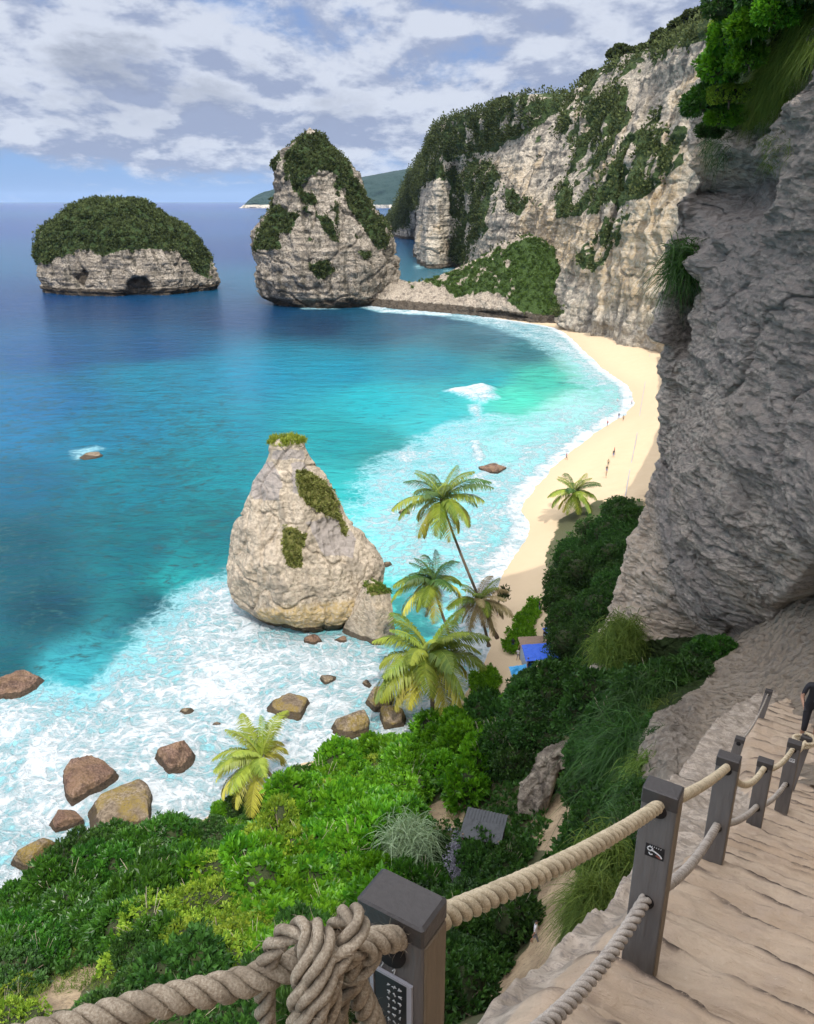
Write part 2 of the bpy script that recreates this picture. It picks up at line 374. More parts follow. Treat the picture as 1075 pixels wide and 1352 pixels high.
VEG_POLYS = [[(-300, 1352), (-60, 1230), (0, 1195), (60, 1150), (120, 1110), (215, 1090), (250, 1070), (330, 1030), (420, 985), (560, 968), (640, 945), (690, 925), (700, 895), (730, 870), (725, 820), (735, 790), (720, 740), (728, 690), (790, 660), (850, 660), (870, 1000), (850, 1352)]]
SAND_POLYS = [[(560, 1065), (600, 1045), (622, 1062), (605, 1098), (572, 1095)], [(700, 1060), (775, 1030), (790, 1060), (770, 1140), (705, 1120)], [(720, 1130), (770, 1130), (740, 1240), (690, 1330), (650, 1352), (640, 1320), (700, 1250)],
              [(85, 1278), (115, 1252), (128, 1285), (95, 1335), (35, 1335)]]
def ground():
    th = np.linspace(R(-62), R(62), 520); r = np.concatenate([np.linspace(4, 150, 440), np.linspace(151, 560, 260)])
    Rr, T = np.meshgrid(r, th, indexing='ij'); X = Rr*np.sin(T); Y = Rr*np.cos(T)
    Z = ground_z(X, Y); V = np.stack([X, Y, Z], -1).reshape(-1, 3)
    d = sdland(X, Y).ravel(); px, py = proj(V)
    wet = sstep(-d, -7 , 0)
    n = fbm(V, .3, 3)*6
    veg = np.maximum.reduce([softpoly(px + n, py + n, p, 6) for p in VEG_POLYS])*sstep(d, 3, 7)
    sand = np.maximum.reduce([softpoly(px + n, py + n, p, 6) for p in SAND_POLYS])
    soil = np.maximum(sstep(V[:, 2], 5.5, 8), sand*sstep(V[:, 2], 4, 6))
    soil = np.maximum(soil, sstep(px, 640, 560)*sstep(d, 4, 8))
    veg = veg*(1 - sand)
    mk('ground', V, gridF(*X.shape), M_GROUND, attrs={'wet': wet, 'veg': veg, 'soil': soil})['kind'] = 'structure'
ground()

# ------------------------------------------------------------------ sea
M_SEA, t, b = new_mat('sea_water')
pos = NN(t, 'ShaderNodeTexCoord').outputs['Object']
wcol = NN(t, 'ShaderNodeAttribute', attribute_name='wcol').outputs['Color']
foam = NN(t, 'ShaderNodeAttribute', attribute_name='foam').outputs['Fac']
reef = NN(t, 'ShaderNodeAttribute', attribute_name='reef').outputs['Fac']
chop = NN(t, 'ShaderNodeAttribute', attribute_name='chop').outputs['Fac']
warp = noise_(t, pos, .05, 3, .5, 0, 1)
wp = NN(t, 'ShaderNodeVectorMath', {0: pos, 1: NN(t, 'ShaderNodeVectorMath', {0: warp, 'Scale': 9.0}, operation='SCALE').outputs[0]}, operation='ADD').outputs[0]
rn = noise_(t, wp, .16, 8, .68, .6)
rn2 = noise_(t, wp, .7, 5, .6)
rm = math_(t, 'MULTIPLY', reef, ramp_(t, math_(t, 'ADD', rn, math_(t, 'MULTIPLY', math_(t, 'SUBTRACT', rn2, .5), .35)), .44, .62))
base = mix_(t, rm, wcol, mix_(t, .45, wcol, (.004, .055, .07), 'MIX'))
base = mix_(t, math_(t, 'MULTIPLY', rm, ramp_(t, rn2, .5, .7)), base, (.02, .07, .075))
dk = noise_(t, scalev(t, wp, (.6, 1.6, 1)), .30, 6, .62, .5)
base = mix_(t, math_(t, 'MULTIPLY', ramp_(t, dk, .45, .72), .38), base, (.004, .05, .10))
fa = noise_(t, scalev(t, wp, (1, 1.25, 1)), .13, 10, .70, 1.0)
fb = noise_(t, wp, .9, 8, .70, 1.2)
vo = NN(t, 'ShaderNodeTexVoronoi', {'Vector': NN(t, 'ShaderNodeVectorMath', {0: wp, 1: NN(t, 'ShaderNodeVectorMath', {0: noise_(t, pos, .9, 4, .6, 0, 1), 'Scale': 1.6}, operation='SCALE').outputs[0]}, operation='ADD').outputs[0], 'Scale': .55}, feature='DISTANCE_TO_EDGE').outputs[0]
lace = ramp_(t, vo, .16, .0)
fn = math_(t, 'ADD', math_(t, 'MULTIPLY', fa, .55), math_(t, 'ADD', math_(t, 'MULTIPLY', fb, .40), math_(t, 'MULTIPLY', lace, .07)))
fth = math_(t, 'SUBTRACT', .72, math_(t, 'MULTIPLY', foam, .33))
dlt = math_(t, 'SUBTRACT', fn, fth)
white = math_(t, 'MULTIPLY', ramp_(t, dlt, -.05, .13), ramp_(t, foam, .02, .15))
aer = math_(t, 'MULTIPLY', ramp_(t, dlt, -.24, .03), ramp_(t, foam, .02, .35))
base = mix_(t, math_(t, 'MULTIPLY', aer, .85), base, (.27, .50, .55))
fcol = mix_(t, fb, (.50, .60, .65), (.74, .76, .77))
base = mix_(t, white, base, fcol)
t.links.new(base, b.inputs['Base Color'])
t.links.new(math_(t, 'ADD', .16, math_(t, 'MULTIPLY', white, .6)), b.inputs['Roughness'])
b.inputs['Specular IOR Level'].default_value = .14; b.inputs['IOR'].default_value = 1.33
w1 = noise_(t, scalev(t, wp, (.55, 1.3, 1)), .16, 4, .55); w2 = noise_(t, scalev(t, wp, (.7, 1.3, 1)), .8, 6, .6, .3)
h = math_(t, 'ADD', math_(t, 'MULTIPLY', w1, 1.6), math_(t, 'MULTIPLY', w2, .55))
h = math_(t, 'ADD', h, math_(t, 'MULTIPLY', math_(t, 'MULTIPLY', white, fb), 1.4))
bp = NN(t, 'ShaderNodeBump', {'Height': h, 'Strength': .75, 'Distance': 1.0}); t.links.new(bp.outputs[0], b.inputs['Normal'])

SEA_COL = [  # photo position, the water's own colour there
 (20, 272, 26, 66, 140), (300, 272, 28, 68, 142), (520, 300, 34, 72, 130), (100, 300, 24, 60, 125), (300, 330, 20, 54, 110), (10, 400, 16, 58, 108), (320, 420, 20, 55, 95), (150, 410, 20, 58, 100),
 (60, 470, 14, 74, 125), (200, 460, 12, 72, 118), (420, 430, 14, 52, 85), (500, 440, 30, 82, 110), (620, 450, 50, 100, 120), (700, 470, 55, 110, 125), (660, 440, 80, 120, 140),
 (200, 500, 0, 118, 150), (60, 530, 0, 96, 145), (330, 500, 0, 125, 160), (450, 490, 0, 130, 160), (560, 480, 10, 125, 150), (640, 500, 30, 150, 165), (720, 500, 70, 180, 165), (690, 525, 80, 200, 180),
 (500, 530, 20, 165, 180), (580, 560, 50, 175, 185), (0, 575, 0, 105, 150), (150, 570, 0, 110, 145), (300, 570, 0, 125, 150), (450, 580, 20, 140, 150), (500, 600, 35, 135, 140),
 (20, 640, 0, 88, 120), (180, 640, 0, 110, 130), (300, 620, 0, 120, 135), (20, 720, 0, 72, 88), (180, 720, 0, 95, 108), (280, 700, 5, 105, 115), (60, 800, 6, 62, 78), (200, 790, 10, 75, 88), (230, 770, 30, 150, 155),
 (20, 880, 10, 80, 92), (100, 890, 60, 160, 175), (40, 960, 110, 200, 215), (250, 850, 90, 200, 210), (350, 900, 120, 210, 220), (500, 690, 70, 205, 205), (480, 650, 40, 170, 175), (530, 720, 90, 210, 210),
 (600, 700, 110, 205, 205), (600, 640, 90, 180, 185), (680, 600, 130, 200, 195), (760, 540, 160, 220, 205), (780, 480, 140, 205, 190), (560, 420, 40, 80, 110), (-300, 500, 8, 75, 125), (-300, 800, 5, 80, 100), (-200, 1000, 60, 160, 180)]
FOAM_PX = [([(-400, 900), (-60, 925), (40, 905), (110, 915), (170, 880), (200, 830), (250, 775), (310, 750), (340, 800), (450, 835), (520, 850), (600, 880), (645, 900), (600, 975), (380, 1000), (200, 1100), (60, 1130), (-60, 1240), (-400, 1330)], .86, 3.5),
           ([(180, 900), (240, 820), (300, 800), (420, 850), (560, 880), (560, 960), (380, 960), (280, 985), (200, 960)], .93, 5),
           ([(-400, 1010), (60, 950), (180, 960), (250, 1000), (200, 1080), (60, 1110), (-60, 1220), (-400, 1320)], .86, 5),
           ([(440, 740), (455, 680), (470, 640), (520, 598), (560, 575), (620, 548), (690, 548), (760, 512), (800, 492), (835, 520), (830, 545), (760, 595), (690, 665), (700, 700), (640, 790), (640, 860), (560, 800), (500, 760)], .56, 5),
           ([(560, 700), (600, 620), (660, 590), (740, 560), (790, 530), (840, 520), (830, 548), (760, 600), (700, 650), (705, 700), (650, 800), (580, 780)], .70, 6),
           ([(560, 412), (640, 416), (745, 436), (800, 478), (835, 515), (770, 515), (745, 480), (700, 450), (640, 428)], .74, 6),
           ([(585, 517), (612, 513), (635, 508), (655, 514), (656, 526), (642, 535), (622, 530), (600, 522)], .93, 1.6),
           ([(618, 585), (636, 585), (640, 600), (634, 616), (616, 612), (622, 600)], .96, 1.2), ([(622, 535), (634, 535), (640, 565), (632, 570)], .85, 1.5),
           ([(512, 600), (540, 590), (562, 598), (556, 620), (530, 612)], .85, 2.5),
           ([(465, 402), (490, 399), (520, 408), (600, 411), (600, 419), (500, 412)], .85, 3), ([(395, 402), (435, 401), (440, 408), (405, 408)], .8, 4),
           ([(70, 381), (130, 384), (135, 389), (75, 387)], .8, 4), ([(150, 384), (190, 384), (190, 388), (150, 388)], .7, 4), ([(548, 351), (600, 353), (600, 358), (550, 356)], .75, 5), ([(330, 268), (366, 269), (366, 271), (330, 271)], .6, 10),
           ([(95, 595), (130, 588), (140, 594), (100, 608)], .35, 1.5)]
def sea():
    th = np.concatenate([np.linspace(R(-180), R(-46), 60), np.linspace(R(-45), R(40), 680), np.linspace(R(41), R(180), 60)])
    r = np.concatenate([[1.0], np.geomspace(25, 700, 620), np.geomspace(715, 42000, 60)])
    Rr, T = np.meshgrid(r, th, indexing='ij'); X = Rr*np.sin(T); Y = Rr*np.cos(T)
    P = np.stack([X, Y, 0*X], -1).reshape(-1, 3); px, py = proj(P); x, y = P[:, 0], P[:, 1]
    S = np.array([gr(a, c_)[:2] for a, c_, *_ in SEA_COL]); C = np.array([srgb(*s[2:]) for s in SEA_COL])
    lr = lambda a, b_: (np.arctan2(a, b_)*2.0, np.log(np.hypot(a, b_)))
    su, sv = lr(S[:, 0], S[:, 1]); u, v = lr(x, y)
    wn = fbm(P, .03, 3)*.05; wn2 = fbm(P, .03, 3, seed=5)*.05
    num = 0; den = 0
    for i in range(len(S)):
        w = 1/((u + wn - su[i])**2 + (v + wn2 - sv[i])**2 + .0006)**1.7; num = num + w[:, None]*C[i]; den = den + w
    col = num/den[:, None]
    d = -sdland(x, y)
    foam = np.zeros(len(P)); near = (np.hypot(x, y) < 1500)
    jn = fbm(P, .06, 4)*5; jn2 = fbm(P, .06, 4, seed=9)*5
    for poly, s, soft in FOAM_PX:
        W_ = [gr(a, c_)[:2] for a, c_ in poly]
        k = min(1.0, soft/3)
        foam = np.maximum(foam, s*softpoly(x + jn*k, y + jn2*k, W_, soft*1.4))
    onb = sstep(px, 600, 660)
    band = .5 + .5*np.sin(d*.42 + fbm(P, .03, 3, seed=14)*9); foam = np.where(onb > 0, foam*(1 - onb*.30*(1 - band)*sstep(d, 5, 12)), foam)
    foam = np.maximum(foam, (1.05*sstep(d, 7, 1.0)*onb + .9*sstep(d, 9, 2)*(1 - onb))*near)
    reef = softpoly(px, py, [(-300, 480), (100, 470), (320, 500), (330, 620), (330, 720), (260, 780), (200, 860), (60, 920), (-300, 920)], 60)
    z = fbm(P, .05, 2)*.12 + np.clip(foam, 0, 1)*near*(fbm(P, .20, 4, ridged=True, seed=17)*.55 + fbm(P, .9, 3, seed=18)*.16 - .1) + .35*band*onb*near*sstep(d, 3, 8)*sstep(d, 60, 25)
    z += 1.0*softpoly(x, y, [gr(a, c_)[:2] for a, c_ in FOAM_PX[6][0]], 2.5) + .7*softpoly(x, y, [gr(a, c_)[:2] for a, c_ in FOAM_PX[7][0]], 2)
    z = np.where(d < -14, -1.0, z*sstep(d, -2, 5))
    z = np.where(np.hypot(x, y) < 26, -1.0, z)
    P[:, 2] = z
    mk('sea', P, gridF(*X.shape), M_SEA, attrs={'wcol': col*np.array((.62, .72, .68))*(1 - .22*np.clip(foam, 0, 1))[:, None], 'foam': foam, 'reef': reef, 'chop': reef})['kind'] = 'structure'
sea()

# ------------------------------------------------------------------ cliffs and headlands
def strata_disp(P, a_big, s_big, a_mid, s_mid, a_str, s_str, seed=0):
    d = a_big*fbm(P, s_big, 3, seed=seed) + a_mid*fbm(P*np.array((1, 1, .35)), s_mid, 4, ridged=True, seed=seed + 1)
    q = P*np.array((.06, .06, 1.0)); d = d + a_str*fbm(q, s_str, 3, ridged=True, seed=seed + 2)
    d = d + a_mid*.35*fbm(P, s_mid*4, 3, seed=seed + 4) - .42*a_mid - .4*a_str
    W3 = P + np.stack([fbm(P, s_mid*2, 2, seed=seed + 6)]*3, 1)*2.2/(s_mid*10)
    for q_, k_ in ((1.1, .32), (2.6, .16)): d = d - a_mid*k_*(1 - sstep(np.abs(perlin(W3*s_mid*q_ + seed*3.7 + q_)), 0, .07))
    return d
GREEN_CLIFF = [[(505, 305), (528, 245), (560, 185), (575, 160), (620, 145), (690, 122), (765, 122), (740, 150), (706, 172), (650, 200), (600, 212), (585, 240), (560, 238), (540, 300)],
    [(585, 205), (655, 215), (660, 240), (640, 300), (615, 350), (592, 350), (600, 290), (590, 240)], [(665, 245), (690, 255), (688, 285), (668, 280)],
    [(775, 98), (830, 64), (935, 18), (945, 45), (900, 62), (860, 88), (815, 112), (785, 130)], [(785, 115), (830, 105), (835, 150), (800, 215), (790, 280), (735, 290), (735, 265), (760, 205), (765, 150)],
    [(835, 175), (905, 165), (905, 210), (860, 250), (815, 275), (790, 270), (800, 220)], [(760, 345), (785, 305), (835, 280), (800, 350), (775, 358)], [(738, 130), (775, 100), (790, 130), (755, 190), (740, 180)],
    [(640, 340), (700, 310), (715, 345), (745, 415), (700, 418), (640, 380)]]
def far_cliff():
    T = [(1120, -60, 260), (935, 22, 355), (880, 50, 420), (830, 73, 455), (785, 97, 500), (745, 127, 570), (690, 127, 600), (640, 145, 690), (602, 154, 740), (580, 165, 800), (560, 205, 1050), (545, 228, 1250), (530, 262, 1380), (515, 292, 1450), (528, 290, 1700), (560, 262, 2000)]
    T = [at(*p) for p in T]
    B = [(100, 235, 3), *[tuple(gr(a, c_, 3)) for a, c_ in ((868, 468), (800, 445), (745, 424))], (67, 450, 2), (57, 520, 0), (53, 600, 0), (50, 680, 0), *[tuple(gr(a, c_, 0)) for a, c_ in ((603, 353), (553, 350), (551, 318), (532, 315), (513, 310))], (-25, 1560, 0), (0, 1800, 0), (30, 2100, 0)]
    B = np.array(B, float); T = np.array(T, float); B[:, 2] -= 3
    n = 760; s = np.linspace(0, len(B) - 1, n)
    s = np.interp(np.linspace(0, 1, n), [0, .12, .62, .86, 1], [0, 1, 5, 9.3, len(B) - 1])
    Bc = catmull(B, s); Tc = catmull(T, s)
    nr = 230; t_ = np.linspace(0, 1, nr)[:, None]
    prof = t_**1.35*.8 + .2*t_
    n2 = fbm(np.stack([s*3, s*0, s*0], 1), 1, 2)[None, :]
    G = np.empty((nr, n, 3)); G[..., 2] = Bc[None, :, 2] + (Tc - Bc)[None, :, 2]*t_
    hor = (Tc - Bc)[:, :2]
    pr = prof + .10*np.sin(t_*9.0 + n2*6)*t_*(1 - t_)*2
    G[..., :2] = Bc[None, :, :2] + hor[None]*pr[..., None]
    tang = np.gradient(Bc[:, :2], axis=0); out = np.stack([-tang[:, 1], tang[:, 0]], 1); out /= np.linalg.norm(out, axis=1)[:, None]
    out = np.where((out[:, :1]*0 + out[:, 0:1]) > 0, out, out)
    P = G.reshape(-1, 3)
    d = strata_disp(P, 9, .018, 5.0, .045, 1.6, .16).reshape(nr, n)
    edge = sstep(1 - t_, 0, .06)*sstep(t_, -.01, .02)
    G[..., :2] += (out[None]*(d*edge*1.0)[..., None])
    G[..., 2] += (1 - sstep(1 - t_, 0, .05))*(fbm(P, .05, 3).reshape(nr, n)*4)
    # plateau
    pl_ = []
    inl = np.stack([np.full(n, .93), np.full(n, .36)], 1)
    for k, q in enumerate((15, 40, 80, 160)):
        g = G[-1].copy(); g[:, :2] += inl*q; g[:, 2] += np.array((1.5, 1, -2, -12))[k]; pl_.append(g)
    A = np.concatenate([G, np.array(pl_)]); V = A.reshape(-1, 3); F = gridF(nr + 4, n)
    veg = polymask(V, GREEN_CLIFF, 5, .06, 14)*(1 - .65*sstep(fbm(V, .07, 4, .6, seed=44), .02, .2))
    nn = fbm(V, .05, 4, seed=11)
    veg = np.maximum(veg, sstep(nn, .28, .40)*.75*sstep(V[:, 2], 20, 50)); veg[nr*n:] = 1
    px, py = proj(V); warm = np.maximum(softpoly(px, py, [(650, 220), (690, 225), (700, 330), (860, 420), (900, 240), (920, 180), (905, 170), (820, 300), (700, 260)], 20)*.35, sstep(fbm(V, .03, 3, seed=21), .15, .4)*.35)
    wet = sstep(V[:, 2], 7, 1)*sstep(V[:, 1], 440, 480)
    o = mk('cliff', V, F, M_FAR, attrs={'veg': veg, 'warm': warm, 'wet': wet}); o['kind'] = 'structure'
    m = np.where(veg > .5, veg, 0)*sstep(fbm(V, .09, 4, seed=41), -.25, .05); m[nr*n:] *= .15
    P_, N_, ar = sample_surface(V, F, m, 15000, 3)
    N_ = N_*np.sign((N_[:, 1:2] < 0)*2 - 1.0 + 0) ; N_ = np.where(N_[:, 1:2] > 0, -N_, N_)
    sz = 1.0 + P_[:, 1]/420
    bs = []
    v_, f_, s_ = leafcloud(P_ + N_*.3, N_, sz*1.1, 10, .8, .8, .6, seed=4)
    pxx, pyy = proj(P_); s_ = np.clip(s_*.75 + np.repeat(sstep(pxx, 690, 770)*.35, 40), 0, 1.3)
    k = np.repeat(sz, 40)[:, None]; c_ = np.repeat(P_, 40, 0); v_ = c_ + (v_ - c_)*(.7 + .5*k)
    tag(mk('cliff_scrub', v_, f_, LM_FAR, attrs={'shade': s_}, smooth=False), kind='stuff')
    # trees standing up on the skyline
    row = A[nr]
    g = np.random.default_rng(5); idx = g.choice(np.arange(60, 560), 24, replace=False)
    return [row[i] for i in idx]
SKYTREES = far_cliff()

def spit():
    b_ = [(460, 400), (500, 405), (540, 409), (600, 414), (660, 420), (705, 426), (752, 430)]
    B = [gr(a, c_, 0) for a, c_ in b_]
    m1 = [(462, 385), (500, 388), (542, 394), (600, 398), (650, 398), (700, 402), (752, 415)]
    m2 = [(472, 372), (500, 366), (545, 377), (588, 366), (640, 343), (690, 318), (730, 330)]
    rows = [np.array(B) + np.array((0, -2, -3)), np.array(B) + (0, 0, .8)]
    rows.append(np.array([at(p[0], p[1], B[i][1] + 7) for i, p in enumerate(m1)]))
    rows.append(np.array([at(p[0], p[1], B[i][1] + (26 if i < 3 else 45)) for i, p in enumerate(m2)]))
    r3 = rows[-1].copy(); r3[:, 1] += 25; r3[:, 2] *= .7; rows.append(r3)
    r4 = r3.copy(); r4[:, 1] += 22; r4[:, 2] = -3; rows.append(r4)
    G = lattice(np.array(rows), 110, 420); N_ = gridnormals(G); N_ = np.where(N_[..., 2:] < 0, -N_, N_)
    P = G.reshape(-1, 3); d = 1.8*fbm(P, .12, 4, ridged=True) + 1.1*fbm(P, .5, 4, seed=3)
    V = P + N_.reshape(-1, 3)*d[:, None]
    veg = polymask(V, [[(560, 372), (590, 365), (640, 338), (700, 310), (735, 330), (748, 418), (690, 412), (650, 385), (600, 392), (585, 380)], [(675, 350), (735, 360), (745, 415), (690, 410)]], 5, .15, 8)
    veg = veg*(1 - .7*sstep(fbm(V, .12, 4, .6, seed=45), .0, .2)*sstep(-V[:, 0], -62, -50)); veg = np.maximum(veg, sstep(fbm(V, .15, 3, seed=8), .3, .4)*.7*sstep(V[:, 2], 6, 10))
    F = gridF(110, 420)
    tag(mk('rocky_spit', V, F, M_SPIT, attrs={'veg': veg, 'wet': sstep(V[:, 2], 6.0, 2.5), 'warm': 0*veg}), kind='structure')
    P_, Nn, a = sample_surface(V, F, np.where(veg > .5, 1, 0), 1700, 9); Nn[:] = (0, -.4, .9)
    px, py = proj(P_); brt = softpoly(px, py, [(675, 350), (735, 355), (745, 415), (690, 405)], 10)
    v_, f_, s_ = leafcloud(P_, Nn, 1.3, 16, .9, .8, .6, shade=np.clip(rng.uniform(0, .7, len(P_)) + brt*.2, 0, 1), seed=4)
    tag(mk('spit_scrub', v_, f_, leaf_mat('spit_leaf', (.03, .055, .015), (.11, .17, .035), .3), attrs={'shade': s_}, smooth=False), kind='stuff')
spit()

# ------------------------------------------------------------------ sea stacks and boulders
def stack(name, Y0, prof, mat, depth=.8, rot=0.0, sq=.75, nz=140, nth=300, disp=(3, .05, 1.5, .1, .6, .3), lean=0, veg=(), vnoise=(.1, 8), vsoft=4, vegfn=None, warmpoly=(), wet=(4, 1), seed=0, grey=(), dents=()):
    """prof rows: (photo y, left x, right x) top to bottom; turned into a closed solid Y0 metres away"""
    pr = np.array(prof, float); t_ = np.linspace(0, len(pr) - 1, nz)
    pc = catmull(pr, t_); zc = np.array([at(0, p[0], Y0)[2] for p in pc]); xl = np.array([at(p[1], p[0], Y0)[0] for p in pc]); xr = np.array([at(p[2], p[0], Y0)[0] for p in pc])
    th = np.linspace(0, 2*np.pi, nth, endpoint=False); a = th + rot
    rr = (np.abs(np.cos(a))**(2/sq) + np.abs(np.sin(a))**(2/sq))**(-sq/2)
    ux, uy = rr*np.cos(th), rr*np.sin(th); ux = 2*(ux - ux.min())/(ux.max() - ux.min()) - 1
    cx = (xl + xr)/2; hw = np.maximum((xr - xl)/2, .02)
    hw = hw + .22*disp[2]*np.minimum(1, hw/(hw.max()*.35))
    hwd = hw*.6 + .4*hw.max()*(hw/hw.max())
    G = np.stack([cx[:, None] + hw[:, None]*ux[None], Y0 + lean*(zc - zc[-1])[:, None] + depth*hwd[:, None]*uy[None], np.repeat(zc[:, None], nth, 1)], -1)
    P = G.reshape(-1, 3); out = np.stack([np.repeat(ux[None], nz, 0).ravel()*1.0, np.repeat(uy[None], nz, 0).ravel(), np.full(nz*nth, .15)], 1)
    out /= np.linalg.norm(out, axis=1)[:, None]
    d = strata_disp(P, *disp, seed=seed); fade = np.repeat(np.minimum(1, hw/(hw.max()*.35 + 1e-6)), nth)
    V = P + out*(d*fade)[:, None]
    dp = np.zeros(len(V)); px, py = proj(V)
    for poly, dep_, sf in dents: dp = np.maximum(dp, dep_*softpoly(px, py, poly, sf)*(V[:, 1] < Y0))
    V = V - out*dp[:, None]
    V = np.concatenate([V, [[cx[0], Y0 + lean*(zc[0] - zc[-1]), zc[0] + .02*hw.max()]]])
    F = gridF(nz, nth, True)[:, ::-1]; k = np.arange(nth); cap = np.stack([k, (k + 1) % nth, np.full(nth, len(V) - 1)], 1)
    vg = polymask(V, veg, vsoft, *vnoise) if len(veg) else np.zeros(len(V))
    if vegfn is not None: vg = np.maximum(vg, vegfn(V))
    w = polymask(V, warmpoly, 4, .1, 3) if len(warmpoly) else np.zeros(len(V)); gy = polymask(V, grey, vsoft, *vnoise) if len(grey) else np.zeros(len(V))
    o = mk(name, V, [F, cap], mat, attrs={'veg': vg, 'warm': w, 'grey': gy, 'wet': np.maximum(sstep(V[:, 2], *wet), np.concatenate([dp[:len(V)], np.zeros(len(V) - len(dp))]) > .8*max([1e9] + [0]) if not len(dents) else np.maximum(sstep(V[:, 2], *wet), np.concatenate([dp, [0]])*.35))})  # wet also carries shade painted into the dents by their depth
    return o, V, F, vg
def scrub(parent, V, F, vg, n, size, leaf, per, mat, seed=1, up=.6, name='scrub'):
    m = np.where(vg > .5, 1.0, 0)
    P_, N_, a = sample_surface(V, F, m, n, seed)
    if not len(P_): return
    c = V.mean(0); dr = P_ - c; N_ = np.where((N_*dr).sum(1, keepdims=True) < 0, -N_, N_)
    gz_ = np.random.default_rng(seed); sz_ = np.clip(np.exp(gz_.normal(size=len(P_))*.45), .4, 1.9); P_ = P_ + N_*(size*.6*(sz_ - 1))[:, None]
    v_, f_, s_ = leafcloud(P_, N_, size*sz_, per, leaf, .7, up, seed=seed)
    return mk(name, v_, f_, mat, parent, {'shade': s_}, False)

o, V, F, vg = stack('islet', 560, [(264, 138, 160), (269, 118, 186), (277, 99, 199), (288, 84, 217), (300, 72, 237), (318, 62, 253), (335, 60, 264), (350, 62, 271), (365, 64, 279), (372, 66, 281), (377, 66, 281), (380, 69, 277), (388, 70, 276)],
    M_STACK, depth=.75, rot=.5, sq=.85, disp=(6, .035, 5.0, .07, 1.6, .22), dents=[([(168, 372), (178, 366), (192, 366), (200, 374), (202, 392), (166, 392)], 6, 2), ([(96, 366), (110, 355), (116, 360), (108, 378)], 3, 3)], veg=[[(40, 345), (52, 300), (100, 250), (165, 245), (230, 285), (262, 310), (280, 350), (262, 360), (250, 335), (215, 325), (165, 332), (140, 340), (110, 330), (75, 342), (50, 350)], [(235, 330), (262, 330), (278, 368), (255, 355)]], vnoise=(.08, 12), wet=(5.5, 3))
tag(o, 'low domed islet with pale cliffs under a thick green scrub cap, far left', 'rock islet')
scrub(o, V, F, vg, 4200, 1.5, 1.25, 18, LM_FAR, 11)
STK = [[(385, 250), (375, 205), (405, 172), (440, 180), (470, 235), (500, 290), (470, 260), (445, 232), (420, 225), (395, 240)], [(455, 240), (505, 290), (515, 320), (500, 330), (480, 300), (460, 270)],
       [(335, 330), (350, 290), (365, 270), (392, 285), (385, 305), (360, 310), (355, 330)], [(415, 280), (440, 290), (445, 315), (425, 300)], [(410, 350), (432, 345), (442, 358), (420, 368)], [(470, 330), (490, 335), (480, 345)], [(350, 300), (370, 310), (372, 328), (355, 325)]]
o, V, F, vg = stack('sea_stack', 485, [(170, 407, 411), (178, 399, 422), (188, 390, 431), (198, 384, 439), (212, 378, 450), (230, 370, 466), (250, 367, 473), (270, 360, 486), (290, 352, 497), (310, 344, 508), (328, 338, 516), (345, 341, 518), (365, 344, 518), (385, 349, 515), (392, 354, 509), (398, 362, 500), (404, 364, 498)],
    M_STACK, depth=.8, rot=.95, sq=.8, disp=(5, .035, 6.5, .055, 1.8, .2), veg=STK, vnoise=(.08, 9), wet=(6.5, 3), seed=4, nz=200,
    vegfn=lambda V: sstep(fbm(V, .07, 4, seed=5), .15, .3)*.8*sstep(V[:, 2], 25, 40))
tag(o, 'tall pointed sea stack of banded limestone, green at the tip, joined to the rocky spit', 'sea stack')
scrub(o, V, F, vg, 4200, 1.1, 1.0, 16, LM_FAR, 12)
PY = [[(390, 620), (410, 622), (440, 650), (450, 690), (425, 675), (405, 665), (395, 655)], [(372, 700), (385, 695), (402, 705), (398, 750), (378, 748)], [(442, 665), (460, 700), (455, 710)]]
o, V, F, vg = stack('pyramid_rock', 103, [(581, 368, 385), (584, 361, 396), (592, 359, 398), (604, 358, 403), (612, 354, 408), (630, 343, 425), (650, 332, 438), (675, 324, 450), (700, 314, 466), (725, 304, 486), (745, 302, 498), (765, 305, 500), (785, 314, 500), (800, 330, 492), (812, 350, 478), (822, 366, 474), (832, 374, 466)],
    M_PYR, depth=.62, rot=.6, sq=.9, nz=260, nth=420, disp=(1.7, .10, 1.3, .16, .10, 1.1), grey=[[(345, 612), (362, 610), (372, 640), (368, 660), (335, 660), (330, 645)], [(385, 612), (400, 610), (405, 625), (398, 655), (386, 650)], [(405, 690), (440, 680), (470, 710), (465, 735), (430, 735)], [(360, 594), (400, 594), (402, 607), (360, 607)]], warmpoly=[[(340, 805), (500, 790), (500, 840), (340, 840)]], veg=PY, vnoise=(.5, 6), vsoft=3, wet=(2.4, .8), seed=7)
tag(o, 'pyramid of beige rock with a grass topped tip standing in the surf', 'sea rock')
px_, py_ = proj(V)
scrub(o, V, F, vg, 1100, .30, .26, 15, leaf_mat('dry_scrub', (.09, .11, .025), (.26, .27, .08), .3), 13)
grassm = leaf_mat('tip_grass', (.10, .17, .02), (.35, .42, .06), .4)
P_, N_, a = sample_surface(V, F, np.where(V[:, 2] > V[:, 2].max() - .9, 1.0, 0), 110, 4); N_[:] = (0, 0, 1)
v_, f_, s_ = leafcloud(P_, N_, .45, 14, .62, .2, .9, seed=8); mk('grass_tuft', v_, f_, grassm, o, {'shade': s_}, False)

